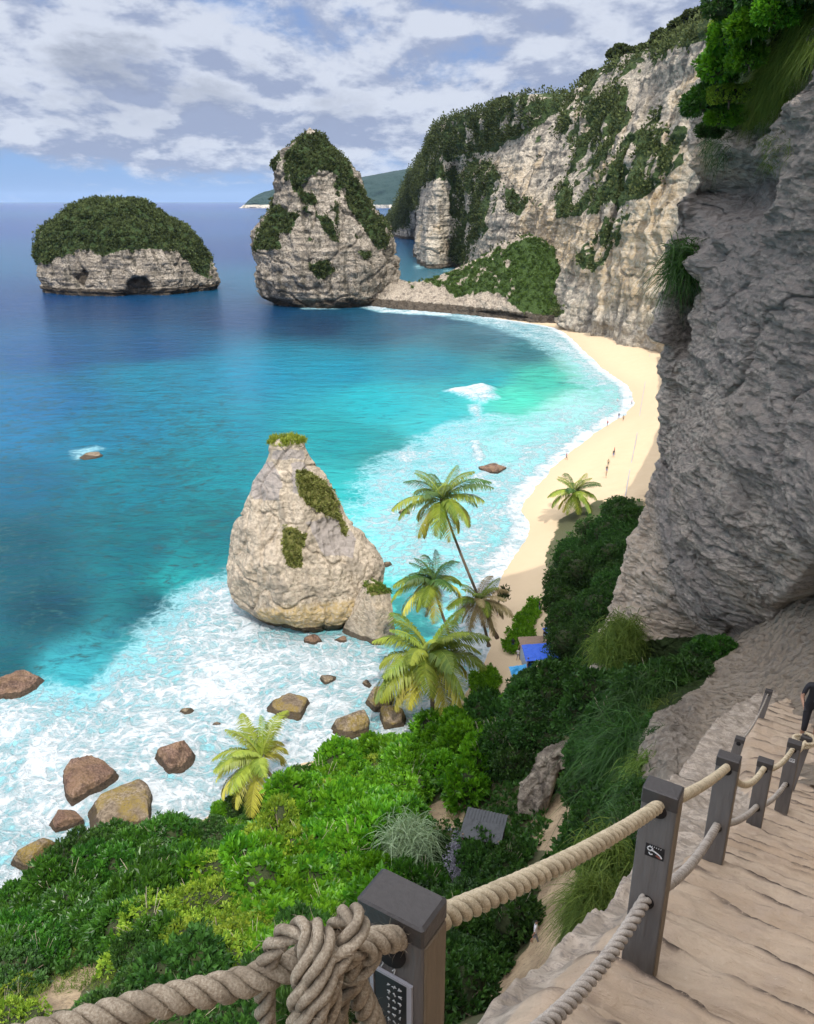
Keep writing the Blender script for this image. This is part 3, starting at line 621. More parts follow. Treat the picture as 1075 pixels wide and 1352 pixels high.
BOULD = [ # px, py(base centre), half width px, half height px, label, warm, seed
 (492, 818, 44, 46, 'large grey boulder against the right foot of the pyramid rock', 0),
 (411, 845, 14, 10, 'small brown rock in the foam below the pyramid rock, left of its flat twin', 0), (451, 845, 10, 6, 'flat brown rock in the foam just below the pyramid rock', 0),
 (433, 898, 15, 10, 'small angular rock alone in foam between pyramid rock and nearest boulders', 0), (387, 932, 30, 20, 'wedge shaped brown boulder in surf above the windblown palm', 1),
 (502, 925, 21, 20, 'tall brown boulder beside the fronds of the nearest leaning palm', 1), (470, 958, 28, 22, 'rounded olive boulder at the edge of the green thicket', 1), (520, 950, 26, 18, 'brown boulder half hidden under the largest palm crown', 1),
 (228, 1000, 32, 26, 'dark reddish boulder washed by foam left of the windblown palm', 0), (160, 1068, 56, 36, 'flat topped pale boulder with an olive ledge behind the dark bush', 1),
 (108, 1035, 42, 24, 'reddish rock awash, running left from the flat topped boulder', 0), (42, 1128, 30, 32, 'olive brown boulder at the left edge above the bushes', 1), (245, 940, 9, 6, 'tiny dark rock poking from the foam', 0),
 (286, 958, 7, 5, 'tiny rock tip in foam right of its slightly bigger neighbour', 0), (484, 905, 10, 6, 'small wet rock left of the tall brown boulder', 0), (650, 622, 22, 5, 'flat dark rock in the shallows off the beach', 0),
 (512, 746, 9, 3, 'thin dark rock in turquoise water right of pyramid rock', 0), (535, 676, 10, 5, 'dark rock in foam behind the tallest palm', 0), (15, 908, 34, 12, 'reddish rock barely above water at the left edge', 0), (85, 1085, 26, 20, 'brown wet rock between the flat topped and the left edge boulder', 0), (118, 604, 18, 3, 'pale submerged rock breaking the turquoise surface', 0)]
for k, (x, y, hw, hh, lab, wm) in enumerate(BOULD):
    p = gr(x, y + hh*.55, 0); c = (p[1]*CP + HC*SP); w = hw/FPX*c*.95; h = hh*(1.5 if k in (0, 5, 6) else .95)/FPX*c
    nz, nth = 50, 90; ph = np.linspace(0.02, np.pi*.62, nz)[:, None]; th = np.linspace(0, 2*np.pi, nth, endpoint=False)[None]
    sq = .8
    X = w*np.sin(ph)**sq*np.cos(th); Y_ = w*.8*np.sin(ph)**sq*np.sin(th); Z = h*np.cos(ph)
    Z = np.where(Z > 0, Z, Z*1.3)
    V = np.stack([X + 0*Z, Y_ + 0*Z, Z + 0*X], -1).reshape(-1, 3); U = V/np.maximum(np.linalg.norm(V, axis=1)[:, None], 1e-6)
    q = V + k*31.7; s0 = 1.0/max(w, .6)
    V = V + U*(fbm(q, s0*.9, 4, ridged=True)*w*.30 + fbm(q, s0*3, 4, .6, ridged=True)*w*.11)[:, None]
    gk = np.random.default_rng(k + 100)
    for _q in range(11):
        nn_ = gk.normal(size=3); nn_[2] = abs(nn_[2])*.6; nn_ /= np.linalg.norm(nn_); nn_h = math.hypot(nn_[0], nn_[1])
        of = (w*nn_h + h*nn_[2])*gk.uniform(.55, .85); dd = V @ nn_ - of; V = V - nn_*(np.maximum(dd, 0)*.93)[:, None]
    V = V + U*(fbm(q, s0*5, 3, seed=2)*w*.05)[:, None]
    V[:, 2] = np.where((k == 9) & (V[:, 2] > h*.6), h*.6 + (V[:, 2] - h*.6)*.25, V[:, 2])
    V += np.array((p[0], p[1] + w*.5, 0 if k == 0 else -.14*h))
    V = np.concatenate([V, [V[:nth].mean(0)]]); F = gridF(nz, nth, True)[:, ::-1]; kk = np.arange(nth)
    cap = np.stack([kk, (kk + 1) % nth, np.full(nth, len(V) - 1)], 1)
    warm = np.full(len(V), .9 if wm else .15)*sstep(fbm(V, .6, 3, seed=k), -.2, .2)
    if k == 0: vgm = polymask(V, [[(480, 772), (520, 765), (525, 780), (490, 788)]], 3, .5, 3)
    else: vgm = 0*warm
    o = mk('boulder', V, [F, cap], M_PYR if k == 0 else (M_BOULR if k in (1, 2, 8, 10, 15, 18, 19) else M_BOULD), attrs={'veg': vgm, 'warm': warm, 'wet': sstep(V[:, 2], min(1.0, .55*h) + .35 if k != 0 else 1.6, .3)})
    tag(o, lab, 'boulder', 'boulders in the surf')
    if k == 0: scrub(o, V, F, vgm, 220, .28, .26, 14, LM_GRASS, 14)

# distant headland beyond the stack
def distant(name, pts, Yb, label):
    n = 160; T = catmull(np.array([at(a, c_, Yb + 300) for a, c_ in pts]), n)
    rows = []
    for f, dy in ((-.02, -150), (.12, -140), (.35, -60), (.7, 60), (1, 300), (1, 900), (0, 1100)):
        g = T.copy(); g[:, 1] = Yb + dy; g[:, 2] = T[:, 2]*f; rows.append(g)
    G = lattice(np.array(rows), 60, n); P = G.reshape(-1, 3); P[:, 2] += 10*fbm(P, .01, 4)*sstep(P[:, 2], 0, 20); P[:, 1] += 60*fbm(P, .006, 4, ridged=True)
    V = P; px, py = proj(V)
    tag(mk(name, V, gridF(60, n), M_DIST, attrs={'veg': np.maximum(sstep(V[:, 2], 12, 40), .3), 'warm': 0*V[:, 0], 'wet': 0*V[:, 0]}), kind='structure')
M_DIST = rock_mat('distant_hills', (.25, .22, .18), (.45, .40, .33), (.6, .55, .45), (.10, .10, .08), size=60, strata=.2, bump=.4, veg=(.012, .026, .020))
distant('hills', [(327, 271), (335, 260), (350, 253), (375, 246), (420, 238), (460, 238), (490, 233), (520, 228), (550, 223), (620, 216), (700, 214)], 7500, '')

# ------------------------------------------------------------------ near cliff beside the stairs
def near_cliff():
    vs = [-160, 0, 120, 240, 330, 430, 520, 600, 680, 760, 830, 900, 1000, 1120, 1250]
    sil = [955, 950, 925, 908, 893, 882, 882, 874, 846, 822, 803, 783, 770, 800, 840]
    Ys = [34, 32, 32, 31, 31, 30, 30, 30, 30, 29.5, 29, 28, 24, 20, 17]
    Ym = [28, 26, 25.5, 26, 26, 25, 24.5, 24.5, 25, 25.5, 26, 25, 21.5, 17.5, 15]
    Yr = [23, 21, 20, 20, 20, 19.5, 19, 19, 19.5, 20.5, 23, 22, 19, 15.5, 13]
    zh = [66, 61, 57.5, 54, 52, 50, 48, 46, 44, 42, 40, 37, 32, 26, 18]
    rows = []
    for i, v in enumerate(vs):
        S = at(sil[i], v, Ys[i])
        bk = []
        for bi, (dx, dy) in enumerate(((80, 235), (60, 150), (33, 70), (15, 24), (5, 8))):
            z = zh[i] if dy > 10 else S[2]
            z = z if dy < 20 else 4 + (zh[i] - 18)*(((22, 30, 42, 60)[bi])/48.)
            bk.append(np.array((S[0] + dx, S[1] + dy, z)))
        x1 = 1075; m = sil[i]
        vis = [S, at(m + 22, v, Ys[i] - 1.8), at(m + 70, v, Ym[i]), at(m + (x1 - m)*.6, v, Ym[i]*.5 + Yr[i]*.5), at(1075, v, Yr[i])]
        a = at(1250, v, Yr[i] - 4); a[2] = (a[2] + zh[i])/2
        hid = [a, np.array((10.5, 8, zh[i])), np.array((8.5, 1, zh[i])), np.array((5.0, -7, zh[i])), np.array((-1, -14, zh[i])), np.array((-4, -26, zh[i]))]
        rows.append(np.array(bk + vis + hid))
    r0 = rows[0]
    tops = []
    nb = len(r0)
    lean = np.array([1, 1, 1, 1, 1, 1, 1, 1, 1, 1, 1, 1, 1, 1, 1, 1])[:, None]*np.array((1.0, .25, 0))
    for dz, dx in ((8, 4.0), (20, 9.0), (26, 14), (28, 40), (28, 120)):
        g = r0 + lean*dx; g[:, 2] = np.where(np.arange(nb) < 4, np.array([27, 35, 50, 66] + [0]*(nb - 4)) + dz*.3, 66 + dz*1.0) - (3 if dx > 20 else 0)
        tops.append(g)
    ctrl = np.array(tops[::-1] + rows)
    rv = np.concatenate([np.linspace(0, 5, 40), np.linspace(5, 16, 460)[1:], np.linspace(16, len(ctrl) - 1, 90)[1:]])
    cv = np.concatenate([np.linspace(0, 4, 120), np.linspace(4, 9.3, 520)[1:], np.linspace(9.3, 15, 70)[1:]])
    G = catmull(catmull(ctrl, rv, 0), cv, 1); nr, nc = G.shape[:2]
    N_ = gridnormals(G); P = G.reshape(-1, 3); N_ = N_.reshape(-1, 3)
    px, py = proj(P)
    ct_ = (N_*(P - np.array((0, 0, HC)))).sum(1); vis_ = (px > 950) & (px < 1075) & (py > 100) & (py < 1300)
    if np.median(ct_[vis_]) > 0: N_ = -N_
    front = sstep(P[:, 1], 8, 14)*sstep(P[:, 1], 44, 36)
    # sculpting: overhang lip, recesses, tip
    j = fbm(P, .5, 3)*14; pxj, pyj = px + j, py + fbm(P, .5, 3, seed=6)*14
    lip = softpoly(pxj, pyj, [(905, 470), (1000, 480), (1250, 560), (1250, 690), (1120, 742), (1075, 768), (1030, 800), (1000, 838), (972, 850), (945, 835), (905, 790), (878, 720), (870, 640), (885, 560)], 16)*sstep(pyj, 470, 690)*(.15 + .85*sstep(pxj, 880, 975))
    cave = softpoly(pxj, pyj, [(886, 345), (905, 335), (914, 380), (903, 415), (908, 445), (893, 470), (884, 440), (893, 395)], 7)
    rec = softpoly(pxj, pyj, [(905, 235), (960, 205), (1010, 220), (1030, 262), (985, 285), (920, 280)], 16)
    ridge = 1 - np.clip(segdist(pxj, pyj, [(880, 440), (893, 400), (930, 345), (955, 318)], False)/17, 0, 1)
    gully = softpoly(pxj, pyj, [(960, 170), (1075, 70), (1075, 100), (975, 205)], 14)
    crack = 1 - np.clip(segdist(px + j*.4, py, [(1012, 430), (1010, 470), (1000, 500), (978, 522)], False)/4, 0, 1)
    d = 1.1*lip - 2.2*cave - 1.3*rec + .45*ridge**.7 - 1.5*gully - .5*crack
    d = d*front
    big = fbm(P, .09, 3)*.8; mid = -np.abs(fbm(P*np.array((1, 1, 1.6)), .35, 3, seed=2))*.8 + .15
    lay = fbm(P*np.array((.18, .18, 1.0)), .75, 4, .6, ridged=True, seed=6)*.34
    q = P*np.array((.75, .75, 2.0))
    pit = -fbm(q, 1.9, 4, .65, ridged=True, seed=3)*.13 + fbm(q, 6, 3, .6, seed=4)*.06 + lay
    W3 = P + np.stack([fbm(P, .5, 2, seed=16)]*3, 1)*1.5
    for q_, k_ in ((.22, .20), (.6, .10)): pit = pit - k_*(1 - sstep(np.abs(perlin(W3*np.array((q_, q_, q_*1.8)) + q_*9)), 0, .05))
    edge = 1 - .65*sstep(np.abs(px - 880), 60, 20)*0
    V = P + N_*(d + big*.9 + mid + pit)[:, None]
    warm = np.maximum(softpoly(pxj, pyj, [(893, 235), (900, 205), (930, 180), (942, 190), (938, 235), (905, 262)], 6), .0)*1.0  # jutting tip tinted warm, its sunlight put into the colour
    lowlight = softpoly(pxj, pyj, [(850, 600), (872, 720), (900, 800), (950, 850), (985, 850), (985, 900), (780, 920), (790, 800), (820, 650)], 18)*.75
    warm = np.maximum(warm, lowlight*front)
    warm = np.maximum(warm, front*.6*sstep(fbm(P*np.array((1, 1, 2)), .16, 3, seed=31), .05, .3)*softpoly(px, py, [(880, 480), (1200, 560), (1200, 800), (900, 800)], 30))
    warm = np.maximum(warm, front*.45*softpoly(pxj, pyj, [(1000, 100), (1300, 0), (1300, 330), (1040, 260)], 30))
    dk = np.maximum.reduce([softpoly(pxj, pyj, [(890, 245), (905, 235), (905, 300), (895, 330)], 5), cave, rec*.8])*front  # cave and recess shade painted into the colour, plus one dark strip
    veg = polymask(V, [[(770, 870), (830, 850), (960, 838), (900, 925), (870, 1010), (850, 1100), (850, 1300), (760, 1300), (740, 1000)], [(930, -200), (1300, -200), (1300, -60), (1075, 30), (1040, 120), (990, 170), (945, 170), (935, 60)]], 10, .5, 10)*sstep(V[:, 1], 8, 12)
    veg = np.maximum(veg, (V[:, 2] > 78)*.9); veg = np.maximum(veg, sstep(V[:, 1], 42, 60)*sstep(fbm(V, .06, 3), -.1, .2))
    o = mk('rock_wall', V, gridF(nr, nc), M_NEAR, attrs={'veg': veg, 'warm': warm, 'wet': dk*.55, 'grey': front*np.clip(.10 + .45*sstep(fbm(P*np.array((.5, .5, 1.3)), .16, 3, seed=33), -.15, .25)*(1 - lowlight) + .5*softpoly(pxj, pyj, [(895, 235), (1010, 230), (1040, 330), (960, 420), (900, 330)], 25), 0, 1)})  # wet here carries the painted recess shade
    tag(o, kind='structure')
    return V, gridF(nr, nc), veg
NCV = near_cliff()

# ------------------------------------------------------------------ stairs cut in the rock
PLINE = np.array([(-1.9, -1.9, .2), (-.95, -.4, 1.15), (-.01, 1.0, 2.0), (.92, 2.36, 2.92), (1.95, 3.95, 4.0), (3.02, 5.75, 5.35), (3.9, 6.9, 6.1), (4.95, 9.5, 7.75), (6.8, 13, 9.35), (9.0, 16.0, 10.9), (12, 18, 12.2)])
EDGE = np.array([.35, .33, .33, .36, .50, .85, 1.15, .95, .8, .8, .9])
M_STEP, t, b = new_mat('carved_sandstone')
pos = NN(t, 'ShaderNodeTexCoord').outputs['Object']
rot = NN(t, 'ShaderNodeMapping', {'Vector': pos, 'Rotation': (0, 0, R(32)), 'Scale': (1, 1, 1)}).outputs[0]
n1 = noise_(t, pos, 1.3, 5, .6); n2 = noise_(t, pos, 26, 8, .7); n3 = noise_(t, scalev(t, rot, (2.2, 16, 8)), 1.0, 7, .66, .9); n4 = noise_(t, pos, 5, 6, .65)
c = mix_(t, ramp_(t, n1, .35, .65), (.45, .34, .24), (.54, .43, .32))
c = mix_(t, ramp_(t, n4, .45, .65), c, (.46, .36, .27))
c = mix_(t, math_(t, 'MULTIPLY', ramp_(t, n3, .60, .72), .65), c, (.20, .16, .12))
c = mix_(t, math_(t, 'MULTIPLY', ramp_(t, n2, .6, .72), .4), c, (.72, .62, .50))
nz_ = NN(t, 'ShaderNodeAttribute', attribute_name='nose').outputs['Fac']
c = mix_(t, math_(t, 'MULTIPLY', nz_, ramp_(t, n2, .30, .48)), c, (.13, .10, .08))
pale = NN(t, 'ShaderNodeAttribute', attribute_name='pale').outputs['Fac']
prk = mix_(t, ramp_(t, n4, .4, .6), (.50, .425, .345), (.33, .28, .225))
prk = mix_(t, math_(t, 'MULTIPLY', ramp_(t, n2, .5, .62), .6), prk, (.20, .175, .16))
c = mix_(t, ramp_(t, math_(t, 'ADD', pale, math_(t, 'MULTIPLY', math_(t, 'SUBTRACT', n4, .5), .8)), .4, .6), c, prk)
t.links.new(c, b.inputs['Base Color']); b.inputs['Roughness'].default_value = .95; b.inputs['Specular IOR Level'].default_value = .15
h = math_(t, 'ADD', math_(t, 'MULTIPLY', n2, .35), math_(t, 'ADD', math_(t, 'MULTIPLY', n3, -.9), n4))
bp = NN(t, 'ShaderNodeBump', {'Height': h, 'Strength': .7, 'Distance': .05}); t.links.new(bp.outputs[0], b.inputs['Normal'])
def stairs():
    m = len(PLINE) - 1
    sv = np.concatenate([np.linspace(0, 2, 60), np.linspace(2, 6.4, 620)[1:], np.linspace(6.4, m, 160)[1:]])
    C = catmull(PLINE, sv); E = catmull(EDGE[:, None], sv)[:, 0]
    T = np.gradient(C[:, :2], axis=0); T /= np.linalg.norm(T, axis=1)[:, None]
    T = T*0 + np.where(sv[:, None] < 6.5, np.array((.53, .848)), T); T /= np.linalg.norm(T, axis=1)[:, None]
    Rt = np.stack([T[:, 1], -T[:, 0]], 1)
    w = np.concatenate([-np.geomspace(30, 1.6, 60), np.linspace(-1.55, 2.1, 185), np.geomspace(2.2, 12, 30)])
    X = C[:, 0:1] + Rt[:, 0:1]*np.where(w < -1.2, 0, w)[None]; Y = C[:, 1:2] + Rt[:, 1:2]*np.where(w < -1.2, 0, w)[None]
    S = np.repeat(sv[:, None], len(w), 1); Wm = np.repeat(w[None], len(sv), 0); Em = E[:, None]
    # horizontal extent: past the edge the rock falls away steeply
    lw = np.where(Wm < -Em, -Em - (1 - np.exp(-(-Wm - Em)*.8))*.35, Wm)
    X = C[:, 0:1] + Rt[:, 0:1]*lw; Y = C[:, 1:2] + Rt[:, 1:2]*lw
    h = C[:, 2:3] + 0*Wm
    P0 = np.stack([X, Y, 0*X], -1).reshape(-1, 3)
    wob = fbm(P0, .9, 2).reshape(h.shape)*.10
    rz = .235; hh = (h + wob)/rz; fl = np.floor(hh); fr = hh - fl
    step = (fl + sstep(fr, .86, .97) + .0)*rz - wob
    onr = sstep(lw, -.32, -.10)
    hz = h*(1 - onr) + step*onr - (1 - onr)*.05*0
    lump = fbm(P0, 2.2, 4, seed=4).reshape(h.shape)*.16*(1 - onr) + fbm(P0, 7, 3, seed=5).reshape(h.shape)*.045*(1 - onr)
    hz = hz + lump + .05*(1 - onr)
    drop = np.maximum(0, -Wm - Em); hz = hz + drop*1.6 + (drop > 0)*np.minimum(drop, .5)*.3
    hz = hz - np.maximum(0, lw - 2.0)*1.1
    tex = fbm(P0, 5, 4, seed=7).reshape(h.shape)*.022 - .05*np.exp(-((fr - .80)/.05)**2)*onr*0 + fbm(P0*np.array((1, 1, 1)), 14, 3, seed=8).reshape(h.shape)*.008
    st = np.stack([P0[:, 0]*.85 - P0[:, 1]*.53, (P0[:, 0]*.53 + P0[:, 1]*.85)*6, P0[:, 2]], 1)
    tex = tex - np.maximum(0, fbm(st, 1.6, 4, .6, ridged=True, seed=9) - .25).reshape(h.shape)*.055*onr
    Z = HC - hz + tex
    V = np.stack([X, Y, Z], -1).reshape(-1, 3)
    side = np.stack([fbm(V, .9, 5, .6, ridged=True, seed=12), fbm(V, .9, 5, .6, seed=13)], 1)*.6*(drop.ravel() > .1)[:, None]*np.minimum(1, drop.ravel())[:, None]
    V[:, :2] += side
    V[:, 0] += (fbm(V*np.array((1, 1, 1)), 4, 4, .6, ridged=True, seed=22)*.10*(drop.ravel() > .05))
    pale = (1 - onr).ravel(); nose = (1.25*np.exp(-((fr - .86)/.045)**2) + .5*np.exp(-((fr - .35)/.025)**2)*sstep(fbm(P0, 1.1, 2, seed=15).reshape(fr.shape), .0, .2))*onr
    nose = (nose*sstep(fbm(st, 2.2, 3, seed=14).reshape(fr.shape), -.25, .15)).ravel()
    tag(mk('stairs', V, gridF(*X.shape)[:, ::-1], M_STEP, attrs={'pale': pale, 'nose': nose}), kind='structure')
stairs()

def ridge():
    rows = [[(876, 905, 26), (930, 850, 29), (978, 825, 30), (1030, 790, 30), (1075, 740, 29), (1250, 690, 26)],
            [(868, 925, 20), (915, 885, 21), (960, 852, 22), (1000, 824, 22), (1075, 764, 21.5), (1250, 700, 19)],
            [(865, 955, 17.5), (905, 925, 18.2), (950, 900, 19), (1000, 880, 19.2), (1075, 840, 18.7), (1250, 800, 17)],
            [(870, 990, 14.8), (902, 970, 15.3), (940, 960, 15.5), (990, 945, 16), (1075, 910, 16), (1250, 870, 14)],
            [(876, 1025, 12.2), (900, 1012, 12.3), (930, 1005, 12.4), (985, 1000, 12.6), (1075, 975, 12.6), (1250, 950, 11)],
            [(880, 1075, 9.5), (900, 1062, 9.4), (930, 1052, 9.3), (985, 1040, 9.4), (1075, 1040, 9.2), (1250, 1020, 9)]]
    A = np.array([[at(*p) for p in r] for r in rows])
    l1 = A[:, :1] + np.array((-.25, .2, -1.6)); l2 = A[:, :1] + np.array((-.7, .6, -12))
    A = np.concatenate([l2, l1, A], 1)
    G = lattice(A, 300, 420); N_ = gridnormals(G).reshape(-1, 3); N_ = np.where(N_[:, 2:] < 0, -N_, N_); P = G.reshape(-1, 3)
    px, py = proj(P)
    lump = softpoly(px, py, [(860, 930), (930, 920), (920, 990), (890, 1040), (860, 1050)], 12)
    d = fbm(P, .35, 3)*.35 + fbm(P, 1.6, 4, ridged=True, seed=3)*(.10 + .16*lump) + fbm(P, 5, 3, seed=4)*(.05 + .05*lump)
    V = P + N_*d[:, None]
    warm = .85 - .5*lump + fbm(P, .4, 3)*.4
    px, py = proj(V); warm = np.clip(warm, 0, 1)
    veg = polymask(V, [[(860, 850), (965, 835), (930, 900), (890, 930), (865, 940)]], 6, .8, 8)
    tag(mk('rocky_ridge', V, gridF(300, 420), M_RIDGE, attrs={'veg': veg, 'warm': warm, 'wet': 0*warm}), kind='structure')
M_RIDGE = rock_mat('pale_ridge_rock', (.29, .25, .21), (.50, .43, .35), (.62, .54, .45), (.33, .285, .24), warm=(.60, .49, .37), size=.7, strata=.05, pits=1.4, bump=1.2)
ridge()

# ------------------------------------------------------------------ posts and ropes
M_POST = plain_mat('weathered_grey_post', (.125, .115, .108), .65, 0, .45, 45, .55, .35, .10)
M_POSTSIDE = plain_mat('brown_post_edge', (.17, .13, .085), .65, 0, .4, 60, .5, .4, .08)
M_CAP = plain_mat('dark_post_cap', (.045, .040, .038), .45, 0, .2, 60, .35, .5)
M_HOLE = plain_mat('hole_rim', (.012, .01, .01), .9)
M_WHITE = plain_mat('sticker_white', (.6, .6, .6), .5); M_BLACK = plain_mat('sticker_black', (.012, .012, .014), .4)
M_FRAME = plain_mat('plate_frame', (.38, .38, .42), .4); M_RED = plain_mat('sticker_red', (.25, .07, .05), .5)
UD = np.array((.53, .848, 0)); RD = np.array((.848, -.53, 0)); ZD = np.array((0, 0, 1.))
def boxv(c, u, v, w, a, b_, h, bev=0.0):
    """box centre c, half sizes a,b_,h along u,v,w, with small bevels"""
    import itertools
    e = bev
    prof = [(-a + e, -b_), (a - e, -b_), (a, -b_ + e), (a, b_ - e), (a - e, b_), (-a + e, b_), (-a, b_ - e), (-a, -b_ + e)] if e else [(-a, -b_), (a, -b_), (a, b_), (-a, b_)]
    n = len(prof); hs = [(-h, 1.0), (h - e, 1.0), (h, 1 - e/min(a, b_))] if e else [(-h, 1.0), (h, 1.0)]
    V = np.array([c + u*x*s + v*y*s + w*z for z, s in hs for x, y in prof])
    F = []
    for k in range(len(hs) - 1): F += [(k*n + i, k*n + (i + 1) % n, (k + 1)*n + (i + 1) % n, (k + 1)*n + i) for i in range(n)]
    return V, np.array(F), [tuple(range(n))[::-1], tuple((len(hs) - 1)*n + i for i in range(n))]
def mkbox(name, c, u, v, w, a, b_, h, mat, parent=None, bev=.0):
    V, F, caps = boxv(np.zeros(3), np.asarray(u, float), np.asarray(v, float), np.asarray(w, float), a, b_, h, bev)
    me = bpy.data.meshes.new(name); me.from_pydata([tuple(x) for x in V], [], [tuple(int(i) for i in f) for f in F] + caps); me.materials.append(mat); me.update()
    o = link(name, me, parent, tuple(c)); return o
def tubev(P, rad, k=10, closed=False):
    P = np.asarray(P, float); n = len(P); rad = np.broadcast_to(rad, (n,))
    T = np.gradient(P, axis=0); T /= np.maximum(np.linalg.norm(T, axis=1)[:, None], 1e-9)
    Nn = np.empty_like(T); r0 = np.array((0, 0, 1.)) if abs(T[0, 2]) < .9 else np.array((1., 0, 0))
    nv = np.cross(T[0], r0); nv /= np.linalg.norm(nv); Nn[0] = nv
    for i in range(1, n):
        v = Nn[i - 1] - T[i]*np.dot(Nn[i - 1], T[i]); Nn[i] = v/max(np.linalg.norm(v), 1e-9)
    B = np.cross(T, Nn); a = np.linspace(0, 2*np.pi, k, endpoint=False)
    V = P[:, None] + rad[:, None, None]*(np.cos(a)[None, :, None]*Nn[:, None] + np.sin(a)[None, :, None]*B[:, None])
    V = np.concatenate([V.reshape(-1, 3), P[:1], P[-1:]]); F = gridF(n, k, True)
    i = np.arange(k); c0 = np.stack([(i + 1) % k, i, np.full(k, n*k)], 1); c1 = np.stack([(n - 1)*k + i, (n - 1)*k + (i + 1) % k, np.full(k, n*k + 1)], 1)
    return V, F, np.concatenate([c0, c1]), Nn, B, T
def resample(P, step):
    P = catmull(np.asarray(P, float), max(60, len(P)*20)); L = np.r_[0, np.cumsum(np.linalg.norm(np.diff(P, axis=0), axis=1))]
    n = max(8, int(L[-1]/step)); s = np.linspace(0, L[-1], n); return np.stack([np.interp(s, L, P[:, i]) for i in range(3)], 1), s
def rope_mesh(name, pts, r=.024, pitch=.095, mat=None, fuzz=300, step=.005, k=12, seed=0, hand=1):
    C, s = resample(pts, step); _, _, _, Nn, B, T = tubev(C, .01, 4)
    Vs, Fs, Ts, us = [], [], [], []; off = 0
    ns = fbm(C, 14, 3, seed=seed)
    for j in range(3):
        ph = hand*2*np.pi*s/pitch + j*2*np.pi/3 + ns*.35
        Q = C + r*.55*(np.cos(ph)[:, None]*Nn + np.sin(ph)[:, None]*B)
        V, F, c_, *_ = tubev(Q, r*.47*(1 + .05*fbm(Q, 30, 2, seed=seed + j)), k)
        n_ = fbm(V, 240, 2, seed=j)*.0007 + fbm(V, 70, 2, seed=j + 3)*.0012; cc = np.concatenate([np.repeat(Q, k, 0), Q[:1], Q[-1:]])
        V = V + (V - cc)/np.maximum(np.linalg.norm(V - cc, axis=1)[:, None], 1e-6)*n_[:, None]
        Vs.append(V); Fs.append(F + off); Ts.append(c_ + off); off += len(V)
    V = np.concatenate(Vs); F = np.concatenate(Fs); Tt = np.concatenate(Ts)
    if fuzz:
        g = np.random.default_rng(seed + 5); i = g.choice(len(V), fuzz); ci = np.argmin(np.abs(np.zeros(1)))  # short stray fibres
        p = V[i]; d = g.normal(size=(fuzz, 3)); d /= np.linalg.norm(d, axis=1)[:, None]; q = g.normal(size=(fuzz, 3)); q = np.cross(d, q); q /= np.linalg.norm(q, axis=1)[:, None]
        L = g.uniform(.006, .018, fuzz)[:, None]; w = .00035
        bend = g.normal(size=(fuzz, 3))*L*.35
        H = np.stack([p - q*w, p + q*w, p + d*L*.5 + bend*.3 + q*w, p + d*L*.5 + bend*.3 - q*w, p + d*L + bend], 1).reshape(-1, 3); k0 = len(V) + np.arange(fuzz)*5
        F = np.concatenate([F, np.stack([k0, k0 + 1, k0 + 2, k0 + 3], 1)]); Tt = np.concatenate([Tt, np.stack([k0 + 3, k0 + 2, k0 + 4], 1)]); V = np.concatenate([V, H])
    gv = np.ones(len(V)); nv0 = sum(len(x) for x in Vs); gv[:nv0] = sstep(np.linalg.norm(V[:nv0] - np.concatenate([np.concatenate([np.repeat(C, k, 0), C[:1], C[-1:]])]*3), axis=1), r*.62, r*.93)  # occlusion shade of the strand grooves, for painting into the colour
    return mk(name, V, [F, Tt], mat, attrs={'strand_light': gv})
def rope_mat(name, lo, hi, k=1.0):
    m, t, b = new_mat(name); pos = NN(t, 'ShaderNodeTexCoord').outputs['Object']
    a = noise_(t, pos, 260*k, 4, .7); c_ = noise_(t, pos, 18, 4, .6); f = noise_(t, scalev(t, pos, (300, 300, 60)), 1, 3, .6)
    col = mix_(t, ramp_(t, a, .3, .7), lo, hi); col = mix_(t, math_(t, 'MULTIPLY', ramp_(t, c_, .45, .65), .5), col, tuple(x*.62 for x in lo))
    light_ = NN(t, 'ShaderNodeAttribute', attribute_name='strand_light').outputs['Fac']; col = mix_(t, light_, mix_(t, .6, col, (.09, .07, .05)), col)  # grooves between strands painted darker, standing in for shade
    t.links.new(col, b.inputs['Base Color']); b.inputs['Roughness'].default_value = .95; b.inputs['Specular IOR Level'].default_value = .1
    bp = NN(t, 'ShaderNodeBump', {'Height': math_(t, 'ADD', a, f), 'Strength': .8, 'Distance': .003}); t.links.new(bp.outputs[0], b.inputs['Normal'])
    return m
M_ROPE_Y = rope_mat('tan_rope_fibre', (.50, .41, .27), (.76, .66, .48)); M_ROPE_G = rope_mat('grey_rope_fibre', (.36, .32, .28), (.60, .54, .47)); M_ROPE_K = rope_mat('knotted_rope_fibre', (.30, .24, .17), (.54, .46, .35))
POSTS = [((-.008, 1.006, 1.05), 1.05, 'nearest dark wooden post with a knotted rope and framed plate'), ((.915, 2.362, 1.95), 1.02, 'grey post with a black and white sticker between its two ropes')]
for (px_, py_, h_, H_, lab) in ((963.5, 998, 3.05, 1.05, 'third nearest grey post, between the sticker post and two narrower looking posts'), (1011.5, 1003.6, 4.58, 1.0, 'plain grey post with no sticker, fourth nearest along the stairs'), (1050, 979, 5.06, 1.05, 'grey post with a small dark sticker near the right edge')):
    p = gr(px_, py_, HC - h_); POSTS.append(((p[0], p[1], h_), H_, lab))
p6 = at(978, 974, 9.6); p7 = at(1016, 911, 13.1); p8 = at(1066, 972, 8.6)
POSTS += [((p6[0], p6[1], HC - p6[2]), 1.0, 'far small post mostly hidden behind the third post, holding a thin rope'), ((p7[0], p7[1], HC - p7[2]), .85, 'farthest leaning grey post standing against the pale rock'), ((p8[0], p8[1], HC - p8[2]), 1.0, 'dark post at the right edge with rope coiled on its top')]
HOLE = []
